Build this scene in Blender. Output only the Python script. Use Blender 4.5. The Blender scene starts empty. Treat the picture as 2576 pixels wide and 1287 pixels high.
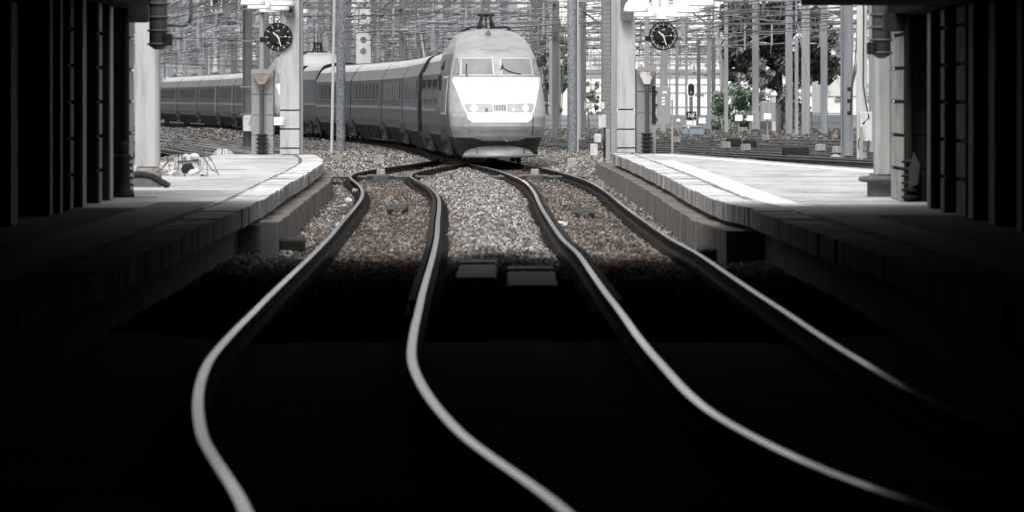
import bpy, bmesh, math, random
from mathutils import Vector, Matrix
import numpy as np
random.seed(7)
R = math.radians
scene = bpy.context.scene
col = scene.collection
F = 13000.0            # focal length in photo-view pixels (2575 wide view)
CX, HY, CH = 1287.5, 247.0, 1.95

def at(px, py, d):     # photo-view pixel at a chosen real depth
    return Vector(((px - CX) / F * d, d, CH - (py - HY) / F * d))
def onz(px, py, z):    # pixel on a plane of height z
    d = F * (CH - z) / (py - HY)
    return Vector(((px - CX) / F * d, d, z))
def xat(px, d): return (px - CX) / F * d
def zat(py, d): return CH - (py - HY) / F * d

# ------------------------------------------------------------ materials
def mat(name, c1, c2=None, rough=.6, metal=0.0, scale=(3, 3, 3), lo=.35, hi=.65, bump=0.0, detail=4.0, emit=None, bscale=None, spec=None, coat=0.0):
    m = bpy.data.materials.new(name); m.use_nodes = True
    nt = m.node_tree; b = nt.nodes['Principled BSDF']
    def rgb(c): return (c, c, c, 1) if isinstance(c, (int, float)) else (c[0], c[1], c[2], 1)
    b.inputs['Roughness'].default_value = rough
    b.inputs['Metallic'].default_value = metal
    if spec is not None: b.inputs['Specular IOR Level'].default_value = spec
    if coat: b.inputs['Coat Weight'].default_value = coat
    b.inputs['Base Color'].default_value = rgb(c1)
    if c2 is not None or bump:
        tc = nt.nodes.new('ShaderNodeTexCoord'); mp = nt.nodes.new('ShaderNodeMapping')
        mp.inputs['Scale'].default_value = scale
        nt.links.new(tc.outputs['Object'], mp.inputs['Vector'])
        nz = nt.nodes.new('ShaderNodeTexNoise'); nz.inputs['Scale'].default_value = 1.0
        nz.inputs['Detail'].default_value = detail; nz.inputs['Roughness'].default_value = .65
        nt.links.new(mp.outputs['Vector'], nz.inputs['Vector'])
        if c2 is not None:
            cr = nt.nodes.new('ShaderNodeValToRGB')
            cr.color_ramp.elements[0].position = lo; cr.color_ramp.elements[0].color = rgb(c1)
            cr.color_ramp.elements[1].position = hi; cr.color_ramp.elements[1].color = rgb(c2)
            nt.links.new(nz.outputs['Fac'], cr.inputs['Fac'])
            nt.links.new(cr.outputs['Color'], b.inputs['Base Color'])
        if bump:
            n2 = nz
            if bscale:
                m2 = nt.nodes.new('ShaderNodeMapping'); m2.inputs['Scale'].default_value = bscale
                nt.links.new(tc.outputs['Object'], m2.inputs['Vector'])
                n2 = nt.nodes.new('ShaderNodeTexNoise'); n2.inputs['Scale'].default_value = 1; n2.inputs['Detail'].default_value = 5
                nt.links.new(m2.outputs['Vector'], n2.inputs['Vector'])
            bp = nt.nodes.new('ShaderNodeBump'); bp.inputs['Strength'].default_value = bump; bp.inputs['Distance'].default_value = .03
            nt.links.new(n2.outputs['Fac'], bp.inputs['Height'])
            nt.links.new(bp.outputs['Normal'], b.inputs['Normal'])
    if emit:
        b.inputs['Emission Color'].default_value = (1, .98, .94, 1); b.inputs['Emission Strength'].default_value = emit
    return m

M = {}
M['rail_top'] = mat('rail_top', .46, .36, rough=.14, metal=1.0, scale=(30, .6, 30))
M['rail_web'] = mat('rail_web', (.014, .011, .009), (.032, .025, .020), rough=.85, scale=(8, 3, 8), spec=.08)
M['rail_yard'] = mat('rail_yard_head', .30, .20, rough=.4, metal=.6, scale=(2, 2, 30))
M['rail_rust'] = mat('rail_rusty_web', (.028, .024, .021), (.085, .075, .066), rough=.85, scale=(.6, .6, 4), spec=.1)
M['sleeper'] = mat('sleeper', (.012, .010, .009), (.035, .030, .026), rough=.9, scale=(4, 10, 4), spec=.1)
M['ground'] = mat('ground', (.07, .066, .062), (.18, .172, .165), rough=.95, scale=(3, 1.2, 3), lo=.3, hi=.7, bump=.6, detail=8, spec=.1)
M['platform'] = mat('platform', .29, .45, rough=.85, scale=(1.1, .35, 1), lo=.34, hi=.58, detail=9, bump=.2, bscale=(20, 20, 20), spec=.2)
M['coping'] = mat('coping', .40, .62, rough=.85, scale=(2.2, 1.0, 2), lo=.33, hi=.6, detail=8, bump=.3, spec=.2)
M['coping_side'] = mat('coping_side', (.10, .095, .09), (.38, .37, .36), rough=.9, scale=(3, 3, .6), lo=.35, hi=.6, detail=6, spec=.2)
M['line'] = mat('painted_line', .68, .8, rough=.7, scale=(3, 1, 3), lo=.3, hi=.55, detail=6)
M['wall_brown'] = mat('ledge_concrete', (.045, .038, .032), (.20, .178, .158), rough=.95, scale=(3, 3, 1.4), lo=.3, hi=.68, detail=9, bump=.6)
M['wall_dark'] = mat('retaining_wall', (.02, .017, .015), (.12, .11, .10), rough=.95, scale=(2.5, 2.5, 3), lo=.35, hi=.7, detail=9, bump=.7)
M['tactile'] = mat('tactile', .10, .16, rough=.85, scale=(6, 6, 6))
M['tar'] = mat('tar', .05, .12, rough=.9, scale=(2, 2, 2))
M['hall'] = mat('hall_shade', .004, .008, rough=.95, scale=(1, 1, 1), spec=.05)  # deep shade of the hall put into the base colour
M['platform_shade'] = mat('platform_shade', .016, .03, rough=.9, scale=(1, 1, 1), detail=7, spec=.1)  # platform under the roof, darkened in colour to stand for shade
M['shaded'] = mat('ballast_shade', (.004, .0038, .0035), (.016, .015, .014), rough=.95, scale=(9, 6, 9), detail=6, spec=.05)  # track bed under the roof, its shade painted into the colour
M['shade_face'] = mat('shade_stone', .012, .022, rough=.9, scale=(2, 2, 1), spec=.1)  # pillar sides away from daylight, shade put into the colour
M['pillar_lit'] = mat('pillar_lit_face', .22, .33, rough=.8, scale=(2, 2, .5), spec=.2)  # smooth pillars' inner faces, daylight put into the lighter colour
M['block_lit'] = mat('hall_block_lit', (.15, .135, .12), (.25, .23, .215), rough=.85, scale=(2, 2, 2), bump=.2, spec=.2)  # block pillars' inner faces, lightened in colour to stand for daylight
M['conc'] = mat('white_concrete', (.25, .25, .255), (.43, .43, .43), rough=.85, scale=(5, 5, .7), lo=.28, hi=.55, detail=8, spec=.2)
M['conc_grey'] = mat('grey_concrete', .25, .33, rough=.85, scale=(3, 3, .4), lo=.3, hi=.7, detail=6, spec=.2)
M['stain'] = mat('stained_concrete', (.16, .13, .11), (.42, .40, .38), rough=.9, scale=(3, 3, 6), lo=.4, hi=.6, detail=6)
M['block_outer_lit'] = mat('block_outer_lit', (.26, .24, .22), (.42, .40, .375), rough=.85, scale=(2, 2, 2), bump=.2, spec=.2)  # brighter copy for the outermost pillars, stronger daylight put in the colour
M['groove'] = mat('groove', .03, rough=.95)
M['black'] = mat('black_metal', .012, .022, rough=.7, scale=(4, 4, 4), spec=.2)
M['dark'] = mat('dark_metal', .045, .075, rough=.6, scale=(5, 5, 1))
M['mast_dark'] = mat('mast_dark', (.075, .078, .082), (.12, .122, .125), rough=.7, scale=(6, 6, .5))
M['mast_blue'] = mat('mast_bluegrey', (.17, .185, .205), (.25, .265, .285), rough=.65, scale=(5, 5, .3))
M['mast_lt'] = mat('mast_lightgrey', .21, .29, rough=.7, scale=(5, 5, .3))
M['mast_white'] = mat('mast_white', .42, .52, rough=.7, scale=(4, 4, .4))
M['galv'] = mat('galvanised', (.13, .15, .175), (.34, .35, .36), rough=.5, metal=.3, scale=(22, 22, 12), lo=.42, hi=.62, detail=3)
M['cab'] = mat('cabinet_grey', .20, .26, rough=.5, scale=(2, 2, .5), detail=5)
M['white'] = mat('white_paint', .76, .82, rough=.45, scale=(2, 2, 1))
M['grime_white'] = mat('grimy_white', .40, .58, rough=.6, scale=(4, 4, 1.2), detail=6)
M['rust'] = mat('rust', (.14, .11, .092), (.26, .215, .185), rough=.9, scale=(9, 9, 9))
M['rust_white'] = mat('rust_white', (.17, .13, .11), (.50, .485, .47), rough=.8, scale=(3, 3, 2), lo=.47, hi=.53)
M['clock'] = mat('clock_face', .008, .011, rough=.7, scale=(2, 2, 2), spec=.15)
M['clock_c'] = mat('clock_centre', .018, .022, rough=.7, scale=(2, 2, 2), spec=.15)
M['mark'] = mat('clock_mark', (.70, .69, .62), rough=.6)
M['tick'] = mat('clock_tick', .14, rough=.6)
M['wire'] = mat('wire', .05, .09, rough=.6, scale=(1, 1, 1))
M['wire_lt'] = mat('wire_light', (.16, .17, .19), (.26, .27, .29), rough=.6, scale=(1, 1, 1))
M['wire_cu'] = mat('wire_copper', (.16, .13, .11), (.24, .20, .175), rough=.7, scale=(1, 1, 1))
M['insul'] = mat('insulator', .02, .05, rough=.3, scale=(3, 3, 3))
M['insul_w'] = mat('insulator_white', .6, .7, rough=.3, scale=(3, 3, 3))
M['trainwhite'] = mat('train_white', .80, .86, rough=.35, scale=(1, 1, 1), coat=.3)
M['trainnose'] = mat('train_nose_silver', .22, .35, rough=.42, scale=(1.6, 1.6, 3.5), lo=.3, hi=.66, detail=9, coat=.2)
M['trainlow'] = mat('train_lower_grey', .20, .27, rough=.45, scale=(2, 2, 2), detail=6)
M['trainup'] = mat('train_upper_silver', .075, .185, rough=.55, scale=(.6, 5, .25), lo=.3, hi=.7, detail=7, spec=.3)
M['trainband'] = mat('train_window_band', (.035, .038, .042), (.085, .09, .098), rough=.5, scale=(1, 4, .3), lo=.35, hi=.65, detail=6, spec=.25)
M['trainblue'] = mat('train_blue', (.058, .070, .083), (.105, .125, .145), rough=.5, scale=(1, 3, .4), detail=5, spec=.25)
M['trainside'] = mat('train_side_grey', (.042, .042, .043), (.11, .11, .112), rough=.6, scale=(.6, 2.5, 1.2), lo=.3, hi=.7, detail=7, spec=.25)
M['trainroof'] = mat('train_roof', .34, .48, rough=.6, scale=(1, 1, 1), detail=6, spec=.3)
M['trainstripe'] = mat('train_stripe', .15, .21, rough=.6, scale=(1, 3, 1), spec=.25)
M['skirt'] = mat('train_skirt', (.010, .0095, .009), (.034, .031, .028), rough=.85, scale=(1, 1.5, 1.5), lo=.35, hi=.7, detail=7, spec=.15)
M['under'] = mat('underframe', .012, .03, rough=.85, scale=(3, 3, 3))
M['window'] = mat('train_window', (.006, .007, .008), rough=.15, spec=.3)
M['windscreen'] = mat('windscreen', (.17, .174, .18), (.23, .234, .24), rough=.08, scale=(.9, .9, .9), coat=.6)
M['wframe'] = mat('window_frame', .40, .5, rough=.4, scale=(2, 2, 2))
M['lens'] = mat('headlight_lens', .30, .36, rough=.1, scale=(2, 2, 2), coat=1.0)
M['lamp_on'] = mat('lamp_on', 1.0, emit=6.0)
M['plow'] = mat('plow_grey', .13, .24, rough=.45, scale=(2, 2, 6), detail=6)
M['orange'] = mat('door_ochre', (.22, .15, .10), (.32, .23, .17), rough=.6, scale=(2, 3, .5))
M['facade_w'] = mat('white_facade', .74, .86, rough=.8, scale=(.15, .15, .8), detail=6)
M['facade_g'] = mat('grey_facade', (.15, .165, .18), (.36, .38, .40), rough=.8, scale=(.2, .2, .3), detail=6)
M['facade_p'] = mat('pale_facade', (.24, .255, .27), (.42, .435, .45), rough=.8, scale=(.2, .2, .3), detail=6)
M['facade_c'] = mat('cream_facade', .58, .70, rough=.85, scale=(.4, .4, .4), detail=6)
M['pane'] = mat('window_pane', (.09, .10, .115), (.17, .19, .21), rough=.15, scale=(.3, .3, .3))
M['panelight'] = mat('blind_pane', .56, .68, rough=.5, scale=(.3, .3, .3))
M['graffiti'] = mat('graffiti', (.55, .55, .53), (.12, .34, .16), rough=.8, scale=(.9, .9, .8), lo=.52, hi=.60)
M['bark'] = mat('bark', (.035, .03, .026), (.07, .06, .05), rough=.9, scale=(8, 8, 2), bump=.4)
M['fence'] = mat('fence_mesh', (.055, .058, .062), (.10, .105, .11), rough=.8, scale=(3, 3, .5))
M['wood'] = mat('board_wood', (.11, .105, .10), (.22, .21, .20), rough=.85, scale=(1, 12, 12), detail=6)
M['stonewhite'] = mat('pale_stone', .24, .36, rough=.9, scale=(6, 6, 6), bump=.5)
M['conc_box'] = mat('weathered_box', (.17, .16, .15), (.32, .31, .30), rough=.9, scale=(5, 5, 5), detail=6)
M['bluebox'] = mat('blue_cabinet', (.17, .22, .27), (.22, .27, .32), rough=.6, scale=(1, 1, 1))

def leafmat(name, a, b, c):
    m = bpy.data.materials.new(name); m.use_nodes = True; nt = m.node_tree; p = nt.nodes['Principled BSDF']
    g = nt.nodes.new('ShaderNodeNewGeometry'); cr = nt.nodes.new('ShaderNodeValToRGB')
    e = cr.color_ramp.elements
    e[0].position = 0; e[0].color = (*a, 1); e[1].position = 1; e[1].color = (*c, 1)
    k = e.new(.6); k.color = (*b, 1)
    nt.links.new(g.outputs['Random Per Island'], cr.inputs['Fac'])
    nt.links.new(cr.outputs['Color'], p.inputs['Base Color'])
    p.inputs['Roughness'].default_value = .6
    return m
M['leaf_dark'] = leafmat('leaf_dark', (.028, .029, .028), (.075, .077, .071), (.19, .193, .18))
M['leaf_green'] = leafmat('leaf_green', (.10, .145, .095), (.18, .25, .17), (.29, .37, .28))
M['leaf_grey'] = leafmat('leaf_grey', (.12, .135, .12), (.20, .225, .20), (.29, .32, .285))

# ------------------------------------------------------------ mesh builder
class MB:
    def __init__(s): s.v = []; s.f = []; s.m = []; s.sm = []
    def add(s, vs, fs, mi=0, smooth=False):
        o = len(s.v); s.v += [tuple(p) for p in vs]
        for f in fs:
            s.f.append(tuple(i + o for i in f)); s.m.append(mi); s.sm.append(smooth)
        return s
    def box(s, x0, x1, y0, y1, z0, z1, mi=0):
        vs = [(x, y, z) for x in (x0, x1) for y in (y0, y1) for z in (z0, z1)]
        return s.add(vs, [(0, 1, 3, 2), (4, 6, 7, 5), (0, 4, 5, 1), (2, 3, 7, 6), (0, 2, 6, 4), (1, 5, 7, 3)], mi)
    def cbox(s, c, sx, sy, sz, mi=0, rz=0, ry=0, rx=0):
        M_ = Matrix.Translation(c) @ Matrix.Rotation(rz, 4, 'Z') @ Matrix.Rotation(ry, 4, 'Y') @ Matrix.Rotation(rx, 4, 'X')
        vs = [M_ @ Vector((x, y, z)) for x in (-sx / 2, sx / 2) for y in (-sy / 2, sy / 2) for z in (-sz / 2, sz / 2)]
        return s.add(vs, [(0, 1, 3, 2), (4, 6, 7, 5), (0, 4, 5, 1), (2, 3, 7, 6), (0, 2, 6, 4), (1, 5, 7, 3)], mi)
    def bevbox(s, x0, x1, y0, y1, z0, z1, b, mi=0):      # box with chamfered vertical edges and top
        pl = [(x0 + b, y0), (x1 - b, y0), (x1, y0 + b), (x1, y1 - b), (x1 - b, y1), (x0 + b, y1), (x0, y1 - b), (x0, y0 + b)]
        cx, cy = (x0 + x1) / 2, (y0 + y1) / 2
        sh = [(cx + (x - cx) * (1 - 2 * b / (x1 - x0)), cy + (y - cy) * (1 - 2 * b / max(y1 - y0, 2.5 * b))) for x, y in pl]
        vs = [(x, y, z0) for x, y in pl] + [(x, y, z1 - b) for x, y in pl] + [(x, y, z1) for x, y in sh]
        fs = []
        for r in (0, 8):
            for i in range(8):
                j = (i + 1) % 8; fs.append((r + i, r + j, r + 8 + j, r + 8 + i))
        fs += [tuple(range(7, -1, -1)), tuple(range(16, 24))]
        return s.add(vs, fs, mi)
    def tube(s, pts, r, n=6, mi=0, r1=None, caps=True):
        pts = [Vector(p) for p in pts]; N = len(pts)
        vs = []; fs = []
        for i, p in enumerate(pts):
            t = (pts[min(i + 1, N - 1)] - pts[max(i - 1, 0)])
            if t.length < 1e-9: t = Vector((0, 0, 1))
            t.normalize()
            ref = Vector((0, 0, 1)) if abs(t.z) < .9 else Vector((1, 0, 0))
            u = t.cross(ref).normalized(); w = t.cross(u)
            rr = r if r1 is None else r + (r1 - r) * i / max(N - 1, 1)
            for k in range(n):
                a = 2 * math.pi * k / n
                vs.append(p + u * (rr * math.cos(a)) + w * (rr * math.sin(a)))
        for i in range(N - 1):
            for k in range(n):
                k2 = (k + 1) % n
                fs.append((i * n + k, i * n + k2, (i + 1) * n + k2, (i + 1) * n + k))
        s.add(vs, fs, mi, n > 4)
        if caps:
            s.add(vs[:n], [tuple(range(n - 1, -1, -1))], mi); s.add(vs[-n:], [tuple(range(n))], mi)
        return s
    def lathe(s, prof, c=(0, 0, 0), n=24, mi=0, axis='z'):
        vs = []; fs = []
        for r, h in prof:
            for k in range(n):
                a = 2 * math.pi * k / n
                p = (r * math.cos(a), r * math.sin(a), h) if axis == 'z' else (r * math.cos(a), h, r * math.sin(a)) if axis == 'y' else (h, r * math.cos(a), r * math.sin(a))
                vs.append((c[0] + p[0], c[1] + p[1], c[2] + p[2]))
        for i in range(len(prof) - 1):
            for k in range(n):
                k2 = (k + 1) % n; fs.append((i * n + k, i * n + k2, (i + 1) * n + k2, (i + 1) * n + k))
        s.add(vs, fs, mi, True)
        if prof[0][0] > 1e-4: s.add(vs[:n], [tuple(range(n - 1, -1, -1))], mi)
        if prof[-1][0] > 1e-4: s.add(vs[-n:], [tuple(range(n))], mi)
        return s
    def prism(s, poly, y0, y1, mi=0):     # polygon in x,z extruded along y
        n = len(poly)
        vs = [(x, y0, z) for x, z in poly] + [(x, y1, z) for x, z in poly]
        fs = [tuple(range(n)), tuple(range(2 * n - 1, n - 1, -1))] + [(i, i + n, (i + 1) % n + n, (i + 1) % n) for i in range(n)]
        return s.add(vs, fs, mi)
    def hprism(s, poly, z0, z1, mi=0, mside=None):    # polygon in x,y extruded along z
        n = len(poly)
        vs = [(x, y, z0) for x, y in poly] + [(x, y, z1) for x, y in poly]
        s.add(vs, [tuple(range(n, 2 * n))], mi)
        s.add(vs, [(i, (i + 1) % n, (i + 1) % n + n, i + n) for i in range(n)] + [tuple(range(n - 1, -1, -1))], mi if mside is None else mside)
        return s
    def build(s, name, mats, parent=None, loc=None, rz=None, recalc=True):
        me = bpy.data.meshes.new(name)
        me.from_pydata(s.v, [], s.f)
        if not isinstance(mats, (list, tuple)): mats = [mats]
        for m in mats: me.materials.append(M[m] if isinstance(m, str) else m)
        me.polygons.foreach_set('material_index', s.m); me.polygons.foreach_set('use_smooth', s.sm)
        if recalc:
            bm = bmesh.new(); bm.from_mesh(me); bmesh.ops.recalc_face_normals(bm, faces=bm.faces); bm.to_mesh(me); bm.free()
        me.update()
        o = bpy.data.objects.new(name, me); col.objects.link(o)
        if parent is not None: o.parent = parent
        if loc is not None: o.location = loc
        if rz is not None: o.rotation_euler.z = rz
        return o

def tag(o, label=None, cat=None, group=None, kind=None):
    if label: o['label'] = label
    if cat: o['category'] = cat
    if group: o['group'] = group
    if kind: o['kind'] = kind
    return o
def thing(name, label, cat, loc=(0, 0, 0), rz=0, group=None):
    o = bpy.data.objects.new(name, None); col.objects.link(o); o.empty_display_size = .2
    o.location = loc; o.rotation_euler.z = rz
    return tag(o, label, cat, group)
def children(o): return [c for c in bpy.data.objects if c.parent == o]
def copy_tree(o, parent=None):
    kids = list(o.children)
    c = o.copy(); col.objects.link(c)
    if parent is not None: c.parent = parent
    for k in kids: copy_tree(k, c)
    return c
def text_mesh(s, size):
    cu = bpy.data.curves.new('txt', 'FONT'); cu.body = s; cu.size = size; cu.align_x = 'CENTER'; cu.align_y = 'CENTER'; cu.extrude = .004
    o = bpy.data.objects.new('txt', cu); col.objects.link(o)
    dg = bpy.context.evaluated_depsgraph_get(); dg.update()
    me = bpy.data.meshes.new_from_object(o.evaluated_get(dg))
    bpy.data.objects.remove(o); return me
def text_obj(name, s, size, material, parent, loc):
    me = text_mesh(s, size); me.materials.clear(); me.materials.append(M[material])
    o = bpy.data.objects.new(name, me); col.objects.link(o); o.parent = parent; o.location = loc; o.rotation_euler = (R(90), 0, 0)
    return o

def interp(pts):
    xs = [p[0] for p in pts]; ys = [p[1] for p in pts]
    # monotone-ish cubic (Catmull-Rom on non uniform knots)
    n = len(xs); tg = []
    for i in range(n):
        if i == 0: tg.append((ys[1] - ys[0]) / (xs[1] - xs[0]))
        elif i == n - 1: tg.append((ys[-1] - ys[-2]) / (xs[-1] - xs[-2]))
        else: tg.append((ys[i + 1] - ys[i - 1]) / (xs[i + 1] - xs[i - 1]))
    def f(x):
        if x <= xs[0]: return ys[0] + tg[0] * (x - xs[0])
        if x >= xs[-1]: return ys[-1] + tg[-1] * (x - xs[-1])
        i = max(k for k in range(n - 1) if xs[k] <= x); h = xs[i + 1] - xs[i]; t = (x - xs[i]) / h
        return (2 * t**3 - 3 * t**2 + 1) * ys[i] + (t**3 - 2 * t**2 + t) * h * tg[i] + (-2 * t**3 + 3 * t**2) * ys[i + 1] + (t**3 - t**2) * h * tg[i + 1]
    return f

# ------------------------------------------------------------ tracks
left_c = interp([(10, .6), (24.4, -.5), (29.5, -1.0), (32.2, -1.2), (34.7, -1.345), (37.3, -1.46), (39.4, -1.52), (43.3, -1.575), (47.4, -1.61), (51.8, -1.65), (65, -1.74), (73, -1.815), (82, -1.93), (92, -2.05), (100, -2.17), (107, -2.34), (114.2, -2.6), (121, -2.93), (127, -3.22), (132, -3.33), (137, -3.25), (143, -2.95), (150, -2.45), (157, -1.95), (165, -1.62), (172, -1.72), (180, -2.1)])
right_c = interp([(10, 4.6), (24, 2.85), (27, 2.42), (30.2, 2.12), (33.2, 1.95), (37.9, 1.85), (42, 1.79), (47.6, 1.74), (52.2, 1.69), (57.5, 1.645), (65, 1.58), (72, 1.45), (84, 1.34), (94, 1.27), (109, 1.2), (121, 1.04), (132, .68), (140.5, .31), (148, -.16), (152.5, -.42), (160, -.88), (174.5, -1.75), (196, -2.75), (215, -4.05), (233.7, -5.96), (252.4, -8.3), (271, -10.7), (293, -13.2), (315, -15.6), (333, -17.6), (352, -20.05), (371, -22.7), (390, -25.4), (460, -35.5), (600, -56)])
RAILP = [(-.033, 0), (.033, 0), (.036, -.03), (.012, -.05), (.012, -.13), (.07, -.15), (.07, -.17), (-.07, -.17), (-.07, -.15), (-.012, -.13), (-.012, -.05), (-.036, -.03)]
def sweep_rail(fc, off, d0, d1, step, head=False):
    mb = MB(); n = len(RAILP); ds = np.linspace(d0, d1, max(2, int((d1 - d0) / step) + 1)); vs = []; fsT = []; fsW = []
    for i, d in enumerate(ds):
        x = fc(d); t = Vector((fc(d + .05) - fc(d - .05), .1, 0)).normalized(); nn = Vector((t.y, -t.x, 0))
        for (u, z) in RAILP: vs.append((x + nn.x * (off + u), d + nn.y * (off + u), z))
        if i:
            for k in range(n):
                f = ((i - 1) * n + k, (i - 1) * n + (k + 1) % n, i * n + (k + 1) % n, i * n + k)
                (fsT if k == 0 or (head and k in (1, 11)) else fsW).append(f)
    mb.add(vs, fsT, 0); mb.add(vs, fsW, 1)
    return mb
def sleepers(fc, d0, d1, step, z=-.175, w=2.5):
    mb = MB(); d = d0
    while d < d1:
        x = fc(d); a = math.atan2(-(fc(d + .1) - fc(d - .1)), .2)
        mb.cbox((x, d, z - .06), w, .24, .12, 0, rz=a)
        if d0 < 20 and 50 < d < 135:
            for o_ in (-.87, -.64, .64, .87): mb.cbox((x + o_ * math.cos(a), d + o_ * math.sin(a), z + .05), .10, .13, .08, 0, rz=a)
        d += step
    return mb
def track(fc, d0, d1, label, step=1.0, group=None, sl=True, cat='railway track'):
    t = thing('railway_track', label, cat, (0, 0, 0), 0, group)
    for s in (-1, 1): sweep_rail(fc, s * .7535, d0, d1, step, step > 2).build('rail', ['rail_top' if step < 2 else 'rail_yard', 'rail_web' if step < 2 else 'rail_rust'], t)
    if sl: sleepers(fc, d0, d1, .62, -.235 if d0 < 20 else -.175).build('sleepers', 'sleeper', t)
    return t
track(left_c, 12, 170, 'left of the two foreground tracks, bright S-curved rails running to the points', .6)
track(right_c, 12, 420, 'right of the two foreground tracks, bright curved rails running under the white train', .6)

# yard tracks: fan of tracks crossing the throat towards the left
right_yard = [(268, -.30), (250, -.26), (233, -.24), (218, -.21), (205, -.22), (194, -.19), (185, -.20), (176, -.17)]
yardf = []
for i, (d, b) in enumerate(right_yard):
    x0 = .0472 * d
    f = (lambda x0, d, b: (lambda y: x0 + b * (y - d) + .0006 * (y - d) * abs(y - d) * (1 if y < d else -.3) * -1))(x0, d, b)
    d1 = d
    while f(d1) > right_c(d1) + 2.6 and d1 < 420: d1 += 2
    d0 = d
    while f(d0) < 30 and d0 > 128: d0 -= 2
    yardf.append((f, d0, d1))
    track(f, d0, d1, 'dark yard track sweeping across the throat beyond the right platform', 3.0, 'yard tracks beyond the right platform', sl=False)
left_yard = [(268, -.10), (252, -.105), (238, -.115), (226, -.13), (216, -.15), (207, -.11), (200, -.12), (190, -.14)]
for i, (d, b) in enumerate(left_yard):
    x0 = -.0605 * d
    f = (lambda x0, d, b: (lambda y: x0 + b * (y - d)))(x0, d, b)
    d1 = 430; d0 = 150
    while f(d0) > left_c(min(d0, 150)) - 2.2 and d0 < 400: d0 += 2
    while d1 > d0 and f(d1) > right_c(d1) - 2.3: d1 -= 2
    yardf.append((f, d0, d1))
    track(f, d0, d1, 'dark yard track passing between the left platform end and the train', 3.0, 'yard tracks beside the train', sl=False)

# check rails (guard rails) hugging the switch, and the closure rail
g = tag(sweep_rail(left_c, .66, 50, 122, .6).build('check_rail', ['rail_web', 'rail_web']), 'dark check rail hugging the inner side of the left foreground track', 'rail')
g = tag(sweep_rail(right_c, -.665, 50, 120, .6).build('check_rail', ['rail_web', 'rail_web']), 'dark check rail hugging the inner side of the right foreground track', 'rail')

# transverse rodding channel under the points
t = thing('rodding_channel', 'dark steel channel crossing both tracks in front of the points', 'channel', (0, 135, 0))
mb = MB().box(-6.1, 2.45, -.16, .16, -.2, -.115)
for x in np.arange(-5.8, 2.4, .55): mb.lathe([(.0, -.115), (.045, -.11), (.045, -.07), (.0, -.05)], (x, -.1, 0), 10, 1)
mb.build('trough', ['dark', 'cab'], t)
MB().tube([(-6, -.25, -.1), (2.4, -.25, -.1)], .03, 8).build('rod', 'mast_dark', t)
for px, lab in ((958, 'point lock bracket with pale cap on the channel, left foreground track'), (1345, 'point lock bracket with pale cap on the channel, right foreground track')):
    t = thing('point_lock', lab, 'point lock', (xat(px, 133.6), 133.6, 0), 0, 'point locks on the channel')
    MB().bevbox(-.22, .22, -.18, .18, -.2, -.02, .03).build('body', 'dark', t)
    MB().bevbox(-.11, .11, -.12, .12, -.02, .12, .03).build('cap', 'conc_box', t)
    MB().tube([(-.35, 0, -.06), (.35, 0, -.06)], .04, 8).build('rod', 'mast_dark', t)

# ------------------------------------------------------------ ground + ballast
mb = MB(); mb.box(-2500, 2500, -200, 4000, -1.2, -.36); tag(mb.build('ground', 'ground'), kind='structure')
def bz(x, d):
    z = -.215
    lc, rc = left_c(d), right_c(min(d, 300))
    mid = (lc + rc) / 2; half = max((rc - lc) / 2 - .72, .05)
    if d < 150: z += .13 * math.exp(-((x - mid) / (.62 * half + .1))**2) * min(1, max(0, (d - 40) / 40))
    out = max(lc - .95 - x, x - rc - .95, 0); z += .10 * (1 - math.exp(-out * 1.4)) if out > 0 else 0
    z += .34 * math.exp(-((x + 5.0) / 1.5)**2 - ((d - 172) / 14)**2) + .25 * math.exp(-((x + 4.3) / 1.2)**2 - ((d - 152) / 7)**2)
    z += .16 * math.exp(-((x - 2.3) / .9)**2 - ((d - 152) / 12)**2) + .1 * math.exp(-((x - 3.2) / 1.0)**2 - ((d - 172) / 12)**2)
    for c in (lc, rc):
        a = abs(x - c)
        if a < .95 and d < 240: z = min(z, -.20)
        if .55 < a < .95: z = min(z, -.225)
    z += .02 * math.sin(x * 5.1 + d * 1.3) * math.sin(d * .9 - x * 2)
    return z
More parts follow.
